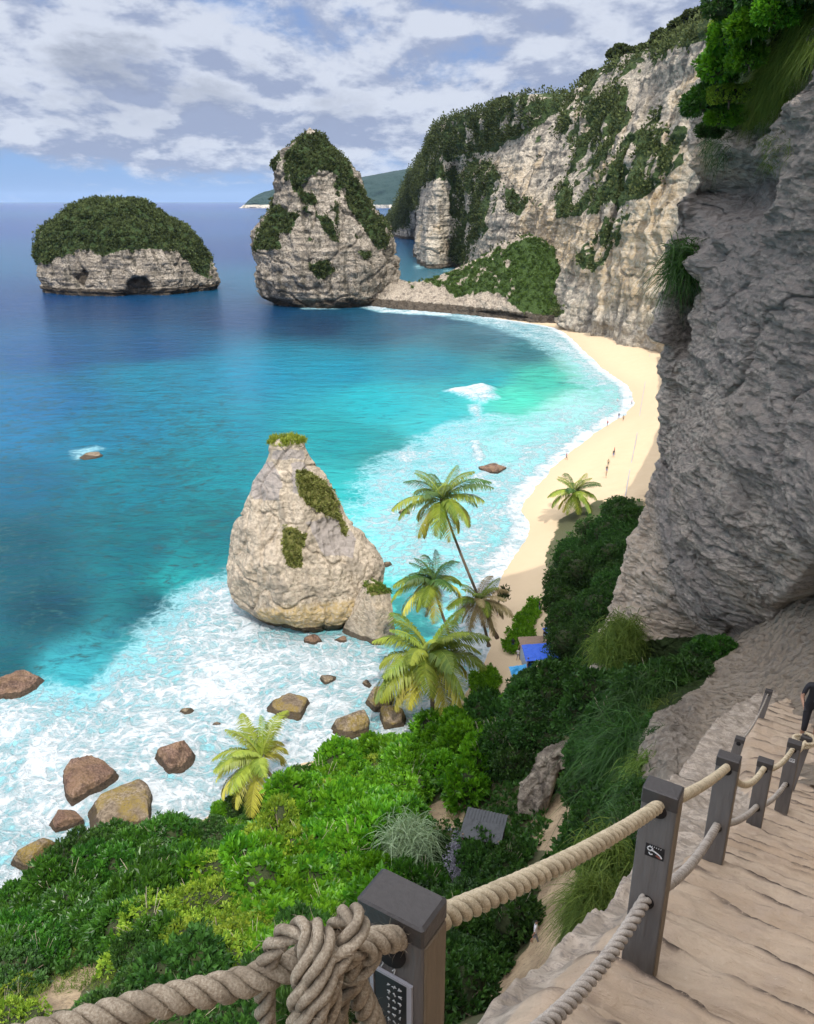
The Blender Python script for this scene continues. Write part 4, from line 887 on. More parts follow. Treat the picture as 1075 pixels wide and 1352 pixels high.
for i, (c, H_, lab) in enumerate(POSTS):
    top = np.array((c[0], c[1], HC - c[2])); a, b_ = (.0635, .040) if i else (.062, .038)
    lean = np.array((.0, .0, 1.)) if i < 5 else np.array((.12, .0, 1.)); lean /= np.linalg.norm(lean)
    root = empty('railing_post', tuple(top - lean*H_)); tag(root, lab, 'railing post', 'posts of the rope railing')
    mid = lean*(H_*.5 - .02)
    mkbox('post_body', mid, RD, UD, lean, a - .001, b_ - .001, H_*.5 - .02, M_POST, root, .003)
    mkbox('post_side', mid + RD*(a + .001), RD, UD, lean, .0018, b_ - .006, H_*.5 - .024, M_POSTSIDE, root)
    mkbox('post_cap', lean*(H_ - .019 - (.012 if i else 0)), RD, UD, lean, a + .0012, b_ + .0012, .019 + (.012 if i else 0), M_CAP, root, .004)
    hs = [.078, .50] if i < 6 else [.08]
    hp = []
    for d_ in hs:
        cc = lean*(H_ - d_)
        for s_ in (-1, 1):
            P = [cc + UD*s_*(b_ + .0005), cc + UD*s_*(b_ + .0035)]
            V, F, c_, *_ = tubev(P, .031, 24); mk('hole_rim', V, [F, c_], M_HOLE, root)
        hp.append(top - lean*d_)
    HOLE.append(hp)
    if i in (1, 4):
        hh_ = .26 if i == 1 else .2
        k = 1.0 if i == 1 else .8
        cc = lean*(H_ - hh_) - UD*(b_ + .0012) + RD*(.008)
        st = mkbox('sticker', cc, RD, ZD, -UD, .034*k, .027*k, .0008, M_BLACK if i == 1 else M_WHITE, root)
        def stroke(pts, w=.0028, m=M_WHITE):
            P = [RD*x + ZD*y - UD*.0012 for x, y in pts]; P, _ = resample(P, .002)
            V, F, c_, *_ = tubev(P, w, 6); V = V - (V @ (-UD) - .0014)[:, None]*(-UD)*.85
            mk('sticker_mark', V, [F, c_], m, st)
        if i == 1:
            stroke([(-.026 + .0, .012), (-.018, .018), (-.008, .012), (-.012, .002), (-.022, .002), (-.027, .010)])
            stroke([(-.014, .006), (.004, .0), (.02, -.008), (.028, -.018)], .0036)
            for q in range(6): stroke([(-.02 + q*.008, .019), (-.018 + q*.008, .024)], .0012)
            stroke([(-.02, -.008), (-.014, -.016), (-.006, -.012)]); stroke([(.006, -.012), (.024, -.02)], .004, M_RED)
        else:
            stroke([(-.024, .006), (-.01, .012), (-.004, .0), (-.02, -.004)], .003, M_BLACK); stroke([(.002, .01), (.012, .012), (.008, -.008)], .003, M_BLACK); stroke([(.014, .01), (.024, .008)], .003, M_BLACK)
    if i == 0:
        fc = lean*(H_ - .215) - UD*(b_ + .002)
        pl_ = mkbox('name_plate', fc + RD*.004, RD, ZD, -UD, .034, .085, .0015, M_BLACK, root)
        for cx_, cy_, ax, ay in ((.0365, 0, .0045, .088), (-.0365, 0, .0035, .088), (0, .0865, .032, .0025), (0, -.0865, .032, .0025)):
            mkbox('plate_frame', RD*cx_ + ZD*cy_ - UD*.001, RD, ZD, -UD, ax, ay, .0028, M_FRAME, pl_)
        g = np.random.default_rng(3)
        for row in range(9):
            for col_ in range(3):
                x0 = -.004 + col_*.011; y0 = .066 - row*.016
                for q in range(3):
                    a0 = g.uniform(0, 3.14); L = g.uniform(.002, .004)
                    P = [RD*(x0 + g.uniform(-.002, .002) - L*math.cos(a0)) + ZD*(y0 + g.uniform(-.003, .003) - L*math.sin(a0)) - UD*.002, RD*(x0 + L*math.cos(a0)) + ZD*(y0 + L*math.sin(a0)) - UD*.002]
                    V, F, c_, *_ = tubev(P, .0008, 5); mk('plate_mark', V, [F, c_], M_WHITE, pl_)
        for pts in ([(-.028, -.112), (-.020, -.104), (-.012, -.110), (-.016, -.122)], [(.006, -.118), (.011, -.112), (.009, -.124)]):
            P = [lean*H_ - UD*(b_ + .0015) + RD*x + ZD*y for x, y in pts]; P, _ = resample(P, .002); V, F, c_, *_ = tubev(P, .0011, 6); mk('chalk_mark', V, [F, c_], M_WHITE, root)
def sagging(a, b_, sag, n=7, over=.05):
    t_ = np.linspace(0, 1, n)[:, None]; P = a*(1 - t_) + b_*t_; P = P - np.array((0, 0, 1.))*sag*4*t_*(1 - t_); return P
def post_rope(i, j, h, sag, lab, mat, r=.024, seed=0, fuzz=500):
    a, b_ = HOLE[i][h], HOLE[j][h]; P = sagging(a, b_, sag); P[:, :2] += 0
    o = rope_mesh('rope', P, r, r*5.6, mat, fuzz, .004 if i < 2 else .008, 12, seed); tag(o, lab, 'rope', 'ropes of the railing'); return o
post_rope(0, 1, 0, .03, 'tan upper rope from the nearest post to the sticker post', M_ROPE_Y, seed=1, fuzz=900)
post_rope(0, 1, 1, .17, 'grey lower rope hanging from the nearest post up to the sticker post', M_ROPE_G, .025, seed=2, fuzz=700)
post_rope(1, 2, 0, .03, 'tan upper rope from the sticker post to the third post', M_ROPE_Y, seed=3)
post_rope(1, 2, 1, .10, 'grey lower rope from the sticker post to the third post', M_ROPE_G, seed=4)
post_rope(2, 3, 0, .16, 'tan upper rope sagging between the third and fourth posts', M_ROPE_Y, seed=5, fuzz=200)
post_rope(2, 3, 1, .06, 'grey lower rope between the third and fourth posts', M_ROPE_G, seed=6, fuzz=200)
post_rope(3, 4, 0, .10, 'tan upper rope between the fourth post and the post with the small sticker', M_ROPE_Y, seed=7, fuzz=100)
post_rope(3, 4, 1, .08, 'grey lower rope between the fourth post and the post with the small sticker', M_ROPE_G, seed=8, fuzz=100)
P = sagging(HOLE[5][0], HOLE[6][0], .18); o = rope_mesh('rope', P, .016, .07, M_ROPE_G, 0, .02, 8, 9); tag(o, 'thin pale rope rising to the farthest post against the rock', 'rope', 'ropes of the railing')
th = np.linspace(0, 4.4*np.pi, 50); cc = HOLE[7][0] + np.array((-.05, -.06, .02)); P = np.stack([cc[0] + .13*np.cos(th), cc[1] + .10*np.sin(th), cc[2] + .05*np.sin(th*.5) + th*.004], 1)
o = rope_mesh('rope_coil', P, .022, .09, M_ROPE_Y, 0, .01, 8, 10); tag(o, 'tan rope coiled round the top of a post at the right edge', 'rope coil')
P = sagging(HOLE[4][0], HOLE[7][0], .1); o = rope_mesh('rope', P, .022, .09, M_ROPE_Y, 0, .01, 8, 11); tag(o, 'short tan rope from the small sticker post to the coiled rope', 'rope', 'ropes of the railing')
# left rope and its knot
KN = [([(-260, 1440, .60), (-60, 1400, .70), (60, 1366, .75), (200, 1326, .80), (300, 1303, .845), (350, 1288, .865), (400, 1270, .89), (440, 1258, .91)], .0225, 'rope', 'thick tan rope leaving the knot towards the lower left corner', 'rope'),
      ([(575, 1200, 1.06), (530, 1235, .975), (512, 1240, .935), (488, 1243, .915), (468, 1250, .905), (462, 1275, .905), (474, 1310, .91), (490, 1345, .92), (505, 1390, .93)], .0205, 'rope', 'short rope end coming out of the hole of the nearest post and hanging down', 'rope')]
for n_, (pts, r_, nm, lab, cat) in enumerate(KN):
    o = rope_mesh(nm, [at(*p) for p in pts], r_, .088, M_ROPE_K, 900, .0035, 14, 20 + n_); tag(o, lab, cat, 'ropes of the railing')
KNOT = [[(352, 1400, .90), (350, 1330, .885), (352, 1275, .872), (370, 1240, .86), (396, 1226, .85), (410, 1232, .835), (408, 1258, .815), (399, 1295, .80), (394, 1330, .80), (392, 1400, .81)],
        [(405, 1262, .90), (403, 1236, .87), (417, 1228, .845), (428, 1242, .82), (422, 1275, .80), (410, 1312, .79), (402, 1350, .79), (396, 1400, .80)],
        [(425, 1285, .90), (420, 1255, .87), (432, 1250, .84), (434, 1272, .81), (428, 1302, .795), (418, 1336, .79), (410, 1400, .80)],
        [(432, 1300, .88), (434, 1258, .885), (448, 1220, .88), (463, 1207, .865), (474, 1217, .845), (466, 1238, .83), (448, 1265, .82), (438, 1290, .815), (436, 1325, .815), (434, 1400, .82)],
        [(440, 1270, .90), (455, 1256, .885), (482, 1252, .895), (490, 1262, .91), (470, 1290, .90), (452, 1310, .89), (446, 1345, .885), (450, 1400, .88)]]
root = empty('rope_knot', tuple(at(425, 1280, .86))); tag(root, 'bulky knot of tan rope wrapped in several turns beside the nearest post', 'rope knot')
for n_, pts in enumerate(KNOT):
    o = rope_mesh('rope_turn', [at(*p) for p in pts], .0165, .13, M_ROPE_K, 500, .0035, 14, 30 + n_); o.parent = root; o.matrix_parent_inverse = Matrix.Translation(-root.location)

# ------------------------------------------------------------------ shrubs and trees of the slope
def bush_mesh(name, mat, r=1.0, n=420, per=9, leaf=.16, wid=.5, seed=0, h=.8, up=.35, inner=.72, lumps=6):
    """a lumpy crown of unit radius, leaf rosettes over several lobes"""
    g = np.random.default_rng(seed)
    Lc = g.normal(size=(lumps, 3))*np.array((.42, .42, .25)); Lc[:, 2] = np.abs(Lc[:, 2])*.9 + .15; Lr = g.uniform(.38, .62, lumps)
    Lc[0] = (0, 0, .2); Lr[0] = .68
    d = g.normal(size=(n*4, 3)); d /= np.linalg.norm(d, axis=1)[:, None]; k = g.integers(0, lumps, n*4)
    C = Lc[k] + d*Lr[k][:, None]*(1 + .12*g.normal(size=(n*4, 1)))
    ok = np.ones(len(C), bool)
    for j in range(lumps): ok &= (np.linalg.norm(C - Lc[j], axis=1) > Lr[j]*.93) | (k == j)
    ok &= (C[:, 2] > -.25); C = C[ok][:n]; d = d[ok][:n]; C[:, 2] *= h
    sh = np.clip(.38 + g.normal(size=len(C))*.36, 0, 1)
    V, F, s = leafcloud(C, d, leaf*.4, per, leaf, wid, up, shade=sh, seed=seed)
    # inner filler balls, painted dark as the shade inside the crown
    Vi, Fi = [], []; off = len(V)
    u = np.linspace(0.05, np.pi*.98, 12)[:, None]; v = np.linspace(0, 2*np.pi, 18, endpoint=False)[None]
    S = np.stack([np.sin(u)*np.cos(v), np.sin(u)*np.sin(v), np.cos(u) + 0*v], -1).reshape(-1, 3); SF = gridF(12, 18, True)
    for j in range(lumps):
        Q = Lc[j] + S*Lr[j]*inner*(1 + .2*fbm(S*2 + j, 1, 2))[:, None]; Q = Q*np.array((1, 1, h)); Vi.append(Q); Fi.append(SF + off); off += len(Q)
    V = np.concatenate([V] + Vi)*r; nf = len(F); F = np.concatenate([F] + Fi); s = np.concatenate([s, np.zeros(len(V) - len(s))])
    mi = np.zeros(len(F), int); mi[nf:] = 1
    return mesh_data(name, V, F, [mat, M_CORE], {'shade': s}, False, mi)
M_CORE = plain_mat('dark_crown_core', (.030, .040, .014), .95, 0, .6, 3, .6)  # dark filler colour, stands for the shade inside a crown
M_DEAD = plain_mat('dead_twig', (.42, .36, .27), .9, 0, .4, 10)
def stem_mesh(seed, h=1.0, n=5, thick=.035, mat=None):
    g = np.random.default_rng(seed); Vs, Fs, Ts = [], [], []; off = 0
    for i in range(n):
        a = g.uniform(0, 6.28); e = np.array((math.cos(a), math.sin(a), 0))
        P = catmull(np.array([(0, 0, -.5), e*.06 + (0, 0, 0), e*.25*g.uniform(.5, 1.3) + (0, 0, .3*h), e*.6*g.uniform(.6, 1.2) + (0, 0, .62*h)]), 12)
        V, F, c_, *_ = tubev(P, np.linspace(thick, thick*.25, 12), 6); Vs.append(V); Fs.append(F + off); Ts.append(c_ + off); off += len(V)
    return mesh_data('stem', np.concatenate(Vs), [np.concatenate(Fs), np.concatenate(Ts)], mat or M_BARK)
STEMS = [stem_mesh(i) for i in range(3)] + [stem_mesh(7 + i, 1.75, 9, .014, M_DEAD) for i in range(2)]
BM = {'brt': [bush_mesh('shrub', LM_BRT, n=560, per=9, leaf=.20, wid=.52, seed=i, up=.5) for i in range(5)],
      'mid': [bush_mesh('shrub', LM_MID, n=430, per=12, leaf=.20, wid=.38, seed=10 + i, up=.3) for i in range(4)],
      'yel': [bush_mesh('shrub', LM_YEL, n=620, per=8, leaf=.11, wid=.5, seed=20 + i, h=.6, lumps=9, inner=.6) for i in range(3)],
      'drk': [bush_mesh('shrub', LM_DRK, n=520, per=9, leaf=.15, wid=.5, seed=30 + i) for i in range(4)],
      'tree': [bush_mesh('crown', LM_DRK, n=1500, per=9, leaf=.085, wid=.5, seed=40 + i, h=1.0, lumps=12) for i in range(3)]}
BCOUNT = 0
def bush(kind, p, r, lab, group, zs=1.0, name='shrub', cat='shrub'):
    global BCOUNT; BCOUNT += 1
    me = BM[kind][BCOUNT % len(BM[kind])]
    o = link(name, me, None, tuple(p)); o.rotation_euler = (random.uniform(-.15, .15), random.uniform(-.15, .15), random.uniform(0, 6.28)); o.scale = (r, r*random.uniform(.85, 1.15), r*zs)
    tag(o, lab, cat, group)
    s = link('stem', STEMS[3 + BCOUNT % 2] if BCOUNT % 4 == 0 else STEMS[BCOUNT % 3], o)
    return o
LANDM = [((345, 1010), 'the windblown palm'), ((540, 1120), 'the silvery grass clump'), ((566, 900), 'the large drooping palm'), ((530, 1150), 'the nearest post'), ((425, 1240), 'the rope knot'), ((160, 1060), 'the flat topped boulder'), ((42, 1128), 'the left edge boulder'),
         ((640, 1090), 'the dark hut roof'), ((692, 889), 'the light blue tarpaulin'), ((716, 856), 'the blue awning hut'), ((758, 652), 'the beach palm'), ((100, 1290), 'the bare earth patch'), ((470, 958), 'the olive boulder'), ((750, 1045), 'the shaded path'), ((200, 1326), 'the left rope'), ((870, 1150), 'the sticker post'), ((895, 960), 'the white rock'), ((825, 850), 'the olive grass tufts'), ((1005, 60), 'the bright hanging leaves'), ((905, 200), 'the sunlit rock tip'), ((605, 1135), 'the rubbish heap'), ((690, 820), 'the upper creeping vines'), ((770, 760), 'the middle of the grove'), ((720, 215), 'the bare pale cliff face'), ((625, 260), 'the dark scrub streak'), ((830, 90), 'the green cliff brow'), ((900, 60), 'the high right cliff'), ((560, 200), 'the headland tip')]
USED = set()
def whereabouts(head, p):
    px, py = proj(np.array([p])); px, py = float(px[0]), float(py[0])
    order = sorted(LANDM, key=lambda L: math.hypot(px - L[0][0], py - L[0][1]))
    for (lx, ly), nm in order:
        dx, dy = px - lx, py - ly; a = math.degrees(math.atan2(-dy, dx)) % 360; r = math.hypot(dx, dy)
        d = ['right of', 'above and right of', 'above', 'above and left of', 'left of', 'below and left of', 'below', 'below and right of'][int((a + 22.5)//45) % 8]
        dist = 'right against' if r < 18 else ('just ' + d if r < 45 else (d if r < 95 else ('well ' + d if r < 170 else 'far ' + d)))
        lab = head + ', ' + dist + ' ' + nm
        if lab not in USED and len(lab.split()) <= 16:
            USED.add(lab); return lab
    return head
ZONES = [  # polygon in the photo, kind, radius range, spacing, label, group
    ([(330, 1130), (400, 1050), (470, 985), (560, 975), (640, 950), (680, 930), (650, 1000), (600, 1030), (560, 1080), (530, 1160), (470, 1260), (380, 1300), (330, 1240)], 'brt', (1.9, 3.0), 2.2, 'bright green broad leaved shrub', 'sunlit thicket shrubs'),
    ([(70, 1120), (130, 1095), (205, 1085), (245, 1110), (250, 1190), (180, 1230), (90, 1240), (60, 1170)], 'mid', (2.0, 2.8), 2.3, 'dark glossy shrub with leaf rosettes', 'dark glossy shrubs by the surf'),
    ([(0, 1190), (60, 1160), (80, 1240), (40, 1290), (-80, 1300), (-150, 1260), (-60, 1220)], 'mid', (1.8, 2.6), 2.3, 'dark leafy shrub at the left edge', 'left edge shrubs'),
    ([(245, 1080), (330, 1050), (400, 1020), (400, 1060), (330, 1130), (250, 1180)], 'mid', (1.0, 1.6), 1.6, 'mid green leafy shrub', 'shrubs below the windblown palm'),
    ([(200, 1190), (330, 1130), (350, 1230), (330, 1300), (250, 1300), (190, 1250)], 'yel', (1.8, 2.8), 2.0, 'pale yellow green shrub', 'yellow green shrubs'),
    ([(170, 1240), (330, 1250), (480, 1260), (480, 1352), (330, 1400), (160, 1400), (190, 1300)], 'drk', (1.5, 2.4), 2.0, 'darker green shrub', 'shrubs behind the left rope'),
    ([(-100, 1290), (60, 1290), (60, 1352), (-100, 1400)], 'yel', (1.0, 1.6), 1.9, 'small low yellowish bush', 'corner bushes'),
    ([(60, 1330), (190, 1330), (190, 1400), (60, 1400)], 'yel', (1.0, 1.6), 1.9, 'low yellowish bush', 'corner bushes'),
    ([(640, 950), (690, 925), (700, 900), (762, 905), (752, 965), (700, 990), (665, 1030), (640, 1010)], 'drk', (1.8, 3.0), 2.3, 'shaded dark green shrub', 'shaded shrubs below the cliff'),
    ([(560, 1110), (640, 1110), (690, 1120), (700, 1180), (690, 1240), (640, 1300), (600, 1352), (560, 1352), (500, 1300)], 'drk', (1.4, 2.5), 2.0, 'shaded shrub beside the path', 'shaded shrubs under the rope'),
    ([(765, 740), (790, 705), (830, 690), (850, 790), (800, 880), (750, 875), (752, 800)], 'drk', (2.2, 3.4), 3.2, 'dark grove tree', 'dark grove by the beach')]
def in_sand(px, py): return any(inpoly(np.array([px]), np.array([py]), p)[0] for p in SAND_POLYS)
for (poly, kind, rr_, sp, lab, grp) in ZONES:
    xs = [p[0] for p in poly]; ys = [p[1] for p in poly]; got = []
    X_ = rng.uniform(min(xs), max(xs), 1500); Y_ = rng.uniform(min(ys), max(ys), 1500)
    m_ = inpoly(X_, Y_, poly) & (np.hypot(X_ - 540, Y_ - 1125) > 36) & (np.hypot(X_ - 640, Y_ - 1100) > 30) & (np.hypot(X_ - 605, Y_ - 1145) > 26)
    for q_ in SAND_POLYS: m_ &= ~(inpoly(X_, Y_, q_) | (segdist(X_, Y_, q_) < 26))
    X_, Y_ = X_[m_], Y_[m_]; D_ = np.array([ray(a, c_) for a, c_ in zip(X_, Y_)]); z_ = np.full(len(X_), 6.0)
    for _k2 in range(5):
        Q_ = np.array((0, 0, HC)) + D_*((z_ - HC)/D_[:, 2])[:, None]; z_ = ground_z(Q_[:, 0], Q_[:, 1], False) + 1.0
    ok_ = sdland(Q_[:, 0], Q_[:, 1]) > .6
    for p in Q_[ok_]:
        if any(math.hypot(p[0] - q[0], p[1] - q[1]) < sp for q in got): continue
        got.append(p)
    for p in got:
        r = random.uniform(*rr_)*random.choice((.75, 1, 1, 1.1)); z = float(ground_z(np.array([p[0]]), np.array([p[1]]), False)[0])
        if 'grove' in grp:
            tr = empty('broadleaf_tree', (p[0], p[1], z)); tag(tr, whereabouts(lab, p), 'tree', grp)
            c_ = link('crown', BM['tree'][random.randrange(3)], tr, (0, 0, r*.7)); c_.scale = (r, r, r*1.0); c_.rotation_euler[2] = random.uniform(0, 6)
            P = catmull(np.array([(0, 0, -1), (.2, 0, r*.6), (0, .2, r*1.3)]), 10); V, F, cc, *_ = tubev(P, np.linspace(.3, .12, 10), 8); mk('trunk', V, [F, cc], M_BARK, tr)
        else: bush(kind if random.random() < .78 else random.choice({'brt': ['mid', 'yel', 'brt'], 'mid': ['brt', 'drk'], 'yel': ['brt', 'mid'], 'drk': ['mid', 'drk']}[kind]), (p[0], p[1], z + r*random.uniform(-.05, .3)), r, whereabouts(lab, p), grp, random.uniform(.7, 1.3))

# low creeping green on the sand
def groundpatch(name, polys, n, leaf, mat, per=7, seed=0, hgt=.3, z0=3.0, wid=.6):
    g = np.random.default_rng(seed); C = []
    xs = [p[0] for q in polys for p in q]; ys = [p[1] for q in polys for p in q]
    X = g.uniform(min(xs), max(xs), n*6); Y = g.uniform(min(ys), max(ys), n*6); m = np.zeros(len(X), bool)
    jit = fbm(np.stack([X, Y, 0*X], 1), .06, 3)*14
    for q in polys: m |= inpoly(X + jit, Y + jit, q)
    if name == 'undergrowth':
        for q in SAND_POLYS: m &= ~inpoly(X + jit, Y + jit, q)
    W_ = np.array([gr(a, c_, z0) for a, c_ in zip(X[m][:n], Y[m][:n])])
    W_[:, 2] = ground_z(W_[:, 0], W_[:, 1]) + g.uniform(0, hgt, len(W_))
    N_ = np.tile((0, 0, 1.), (len(W_), 1)); V, F, s = leafcloud(W_, N_, leaf*.6, per, leaf, wid, .5, seed=seed)
    return tag(mk(name, V, F, mat, None, {'shade': s}, False), kind='stuff')
groundpatch('creeping_vines', [[(668, 842), (664, 828), (680, 800), (700, 780), (715, 778), (712, 800), (705, 830), (685, 845)], [(622, 895), (625, 870), (640, 858), (655, 862), (660, 880), (650, 895), (632, 902)], [(600, 925), (640, 915), (650, 930), (600, 945)]], 2200, .38, LM_BRT, 6, 1, .6)
groundpatch('undergrowth', [VEG_POLYS[0]], 9000, .42, LM_DRK, 6, 2, .7, 6)
groundpatch('dry_grass', [[(0, 1290), (60, 1240), (110, 1210), (160, 1260), (200, 1352), (0, 1352)], [(545, 1060), (600, 1030), (640, 1060), (620, 1110), (560, 1100)]], 900, .35, LM_GRASS, 8, 3, .1, 10, .12)

# ------------------------------------------------------------------ grass tufts and shrubs on the near rock
def tuft(loc, r, n, L, mat, lab, dirn=(0, 0, 1), droop=.8, seed=0, cat='grass tuft', name='grass_tuft', wid=.012, spread=.9, group=None):
    g = np.random.default_rng(seed); d = g.normal(size=(n, 3))*spread + np.asarray(dirn)*1.2; d /= np.linalg.norm(d, axis=1)[:, None]
    b0 = g.normal(size=(n, 3))*r*.35; Ls = (L*g.uniform(.5, 1.2, n))[:, None]; s = np.cross(d, g.normal(size=(n, 3))); s /= np.linalg.norm(s, axis=1)[:, None]
    w = wid; dn = np.array((0, 0, -1.)); lv = []
    for t_ in (0, .35, .7, 1.0):
        c = b0 + d*Ls*t_ + dn*Ls*droop*t_**2*.6; ww = w*(1 - t_*.85); lv += [c - s*ww, c + s*ww]
    V = np.stack(lv, 1).reshape(-1, 3); k = np.arange(n)*8; F = np.concatenate([np.stack([k + 2*j, k + 2*j + 1, k + 2*j + 3, k + 2*j + 2], 1) for j in range(3)])
    sh = np.repeat(g.uniform(0, 1, n), 8)
    o = mk(name, V, F, mat, None, {'shade': sh}, False); o.location = tuple(loc); tag(o, lab, cat, group); return o
tuft(gr(540, 1118, 9.5) + (0, 0, .3), 2.2, 2600, 2.4, LM_SILV, 'silvery green grass clump beside the bright thicket, above the nearest post', droop=1.3, seed=1, wid=.035)
tuft(at(788, 1188, 7.6), .30, 3000, .55, LM_GRASS, 'round green grass tussock hanging from the rock just left of the sticker post', (-.4, -.5, .3), 1.3, 2, wid=.006)
tuft(at(905, 345, 29), .8, 1200, 1.1, LM_DRK, 'dark grass tuft clinging to the cliff edge halfway up', (-.3, -.5, .4), 1.2, 3, wid=.02)
def grass_on(polys, n, L, mat, lab, dirn, droop, seed, wid=.006, group=None, spread=.5):
    V, F, _v = NCV; px, py = proj(V); m = np.maximum.reduce([softpoly(px, py, p, 6) for p in polys])*(V[:, 1] > 8)*(V[:, 1] < 45)
    P_, N_, _a = sample_surface(V, F, m, n, seed); g = np.random.default_rng(seed)
    d = g.normal(size=(n, 3))*spread + np.asarray(dirn); d /= np.linalg.norm(d, axis=1)[:, None]; Ls = (L*g.uniform(.4, 1.2, n))[:, None]; s_ = np.cross(d, g.normal(size=(n, 3))); s_ /= np.linalg.norm(s_, axis=1)[:, None]
    lv = []
    for t_ in (0, .35, .7, 1.0):
        c = P_ + d*Ls*t_ + np.array((0, 0, -1.))*Ls*droop*t_**2*.6; ww = wid*(1 - t_*.85); lv += [c - s_*ww, c + s_*ww]
    q = np.stack(lv, 1).reshape(-1, 3); k = np.arange(n)*8; FF = np.concatenate([np.stack([k + 2*j, k + 2*j + 1, k + 2*j + 3, k + 2*j + 2], 1) for j in range(3)])
    tag(mk('grass_tuft', q, FF, mat, None, {'shade': np.repeat(g.uniform(0, 1, n), 8)}, False), lab, 'grass tuft', group)
grass_on([[(1085, -20), (1085, 62), (1048, 112), (1010, 158), (985, 165), (990, 120), (1025, 62), (1050, 0)]], 16000, .55, LM_GRASS, 'olive grass hanging in a band under the cliff top, top right corner', (-.5, -.4, -.3), 1.3, 51, .008, 'grass hanging from the cliff top')
grass_on([[(1000, 185), (1040, 170), (1050, 210), (1015, 220)]], 1500, .35, LM_GRASS, 'small faint grass patch on the bare rock below the hanging olive band', (-.5, -.5, .1), 1.2, 52, .006, 'grass hanging from the cliff top')
grass_on([[(945, 40), (985, 90), (975, 180), (940, 230), (925, 200)]], 4500, .5, LM_DRK, 'dark hanging grass behind the leafy branches of the cliff top', (-.5, -.4, -.2), 1.3, 53, .010, 'grass hanging from the cliff top')
for q, (x, y, Y, L, lab) in enumerate([(822, 838, 26, 0.8, 'olive grass tuft at the foot of the near cliff, upper one'), (808, 862, 25.5, 0.7, 'olive grass tuft at the foot of the near cliff, lower one'), (845, 950, 19, 1.7, 'rounded green grass mound beside the white rock'), (858, 925, 19.5, 1.4, 'small green grass mound right under the pale ridge'), (835, 990, 17.5, 1.6, 'green grass mound above the sticker post')]):
    tuft(at(x, y, Y), .9 if q < 2 else 1.0, 3000, L, LM_GRASS if q < 2 else LM_DRK, lab, (-.2, -.5, .6), 1.3, 20 + q, wid=.012, group='grass on the near rock')
for q, (x, y, Y, L) in enumerate([(872, 985, 15.2, .5), (858, 1020, 13.2, .55), (842, 1052, 12, .5), (880, 945, 18, .5), (826, 1095, 10.6, .45), (800, 1130, 9.0, .4)]):
    tuft(at(x, y, Y), .5, 1500, L, LM_GRASS if q % 2 else LM_DRK, whereabouts('dry' if q % 2 else 'green', at(x, y, Y)).replace(',', ' grass tuft on the pale rock edge,'), (-.4, -.4, .4), 1.3, 40 + q, wid=.008, group='tufts on the pale rock edge')
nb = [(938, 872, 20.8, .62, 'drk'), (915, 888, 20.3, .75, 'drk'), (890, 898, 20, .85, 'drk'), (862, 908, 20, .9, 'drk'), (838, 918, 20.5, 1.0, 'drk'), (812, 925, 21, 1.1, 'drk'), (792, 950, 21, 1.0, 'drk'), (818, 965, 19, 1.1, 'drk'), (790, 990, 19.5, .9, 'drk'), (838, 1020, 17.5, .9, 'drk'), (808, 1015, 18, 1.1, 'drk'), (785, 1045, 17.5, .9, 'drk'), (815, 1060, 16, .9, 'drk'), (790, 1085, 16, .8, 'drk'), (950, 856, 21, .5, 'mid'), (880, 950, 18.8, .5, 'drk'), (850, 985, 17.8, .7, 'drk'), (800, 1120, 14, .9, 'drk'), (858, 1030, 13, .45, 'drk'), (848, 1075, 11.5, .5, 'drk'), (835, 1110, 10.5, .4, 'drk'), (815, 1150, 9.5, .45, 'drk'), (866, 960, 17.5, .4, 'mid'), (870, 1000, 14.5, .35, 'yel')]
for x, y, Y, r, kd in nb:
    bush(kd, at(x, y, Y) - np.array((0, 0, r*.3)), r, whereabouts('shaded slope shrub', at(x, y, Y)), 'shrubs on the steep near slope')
for x, y, Y, r, kd in [(940, 95, 25, .85, 'brt'), (962, 62, 24, .9, 'brt'), (928, 140, 25.5, .75, 'mid'), (985, 40, 22, .75, 'brt'), (982, 80, 22.5, .6, 'brt'), (965, 15, 23, .9, 'drk'), (1030, 0, 21, .9, 'drk'), (1075, -10, 20, .9, 'drk'), (925, 178, 27, .45, 'drk'), (955, 130, 24.5, .65, 'yel'), (952, 35, 26, .6, 'yel'), (1010, 25, 21, .6, 'brt'), (945, 160, 25, .5, 'brt'), (1000, -15, 22, .9, 'brt')]:  # brighter leaf kinds put sunlight into the colour of these shaded shrubs
    x += 8; r *= .82
    bush(kd, at(x, y, Y), r, whereabouts({'mid': 'deep green hanging shrub', 'brt': 'bright leafy hanging shrub', 'drk': 'dark cliff top shrub', 'yel': 'yellow green cliff top shrub'}[kd], at(x, y, Y)), 'shrubs on the near cliff top')

o, V, F, vg = stack('rock_outcrop', 52, [(985, 742, 758), (1000, 720, 770), (1020, 705, 775), (1045, 692, 768), (1070, 690, 750), (1090, 696, 735), (1100, 704, 724)], M_SPIT, depth=.7, sq=.8, nz=90, nth=160, disp=(.8, .2, .9, .5, .1, 1.0), wet=(-50, -60), seed=12, dents=[([(738, 1022), (778, 1010), (778, 1050), (745, 1075), (725, 1075)], 2.6, 5)])
tag(o, 'tan rock outcrop with a dark cave mouth beside the shaded path', 'rock outcrop')
o, V, F, vg = stack('rock_outcrop', 25, [(880, 782, 796), (915, 774, 792), (950, 769, 786), (990, 767, 778), (1012, 769, 774)], M_NEAR, depth=.9, sq=.8, nz=90, nth=100, disp=(.2, .3, .25, .8, .1, 1.0), wet=(-50, -60), seed=14)
tag(o, 'narrow pale rock fin dropping from the foot of the near cliff', 'rock outcrop')
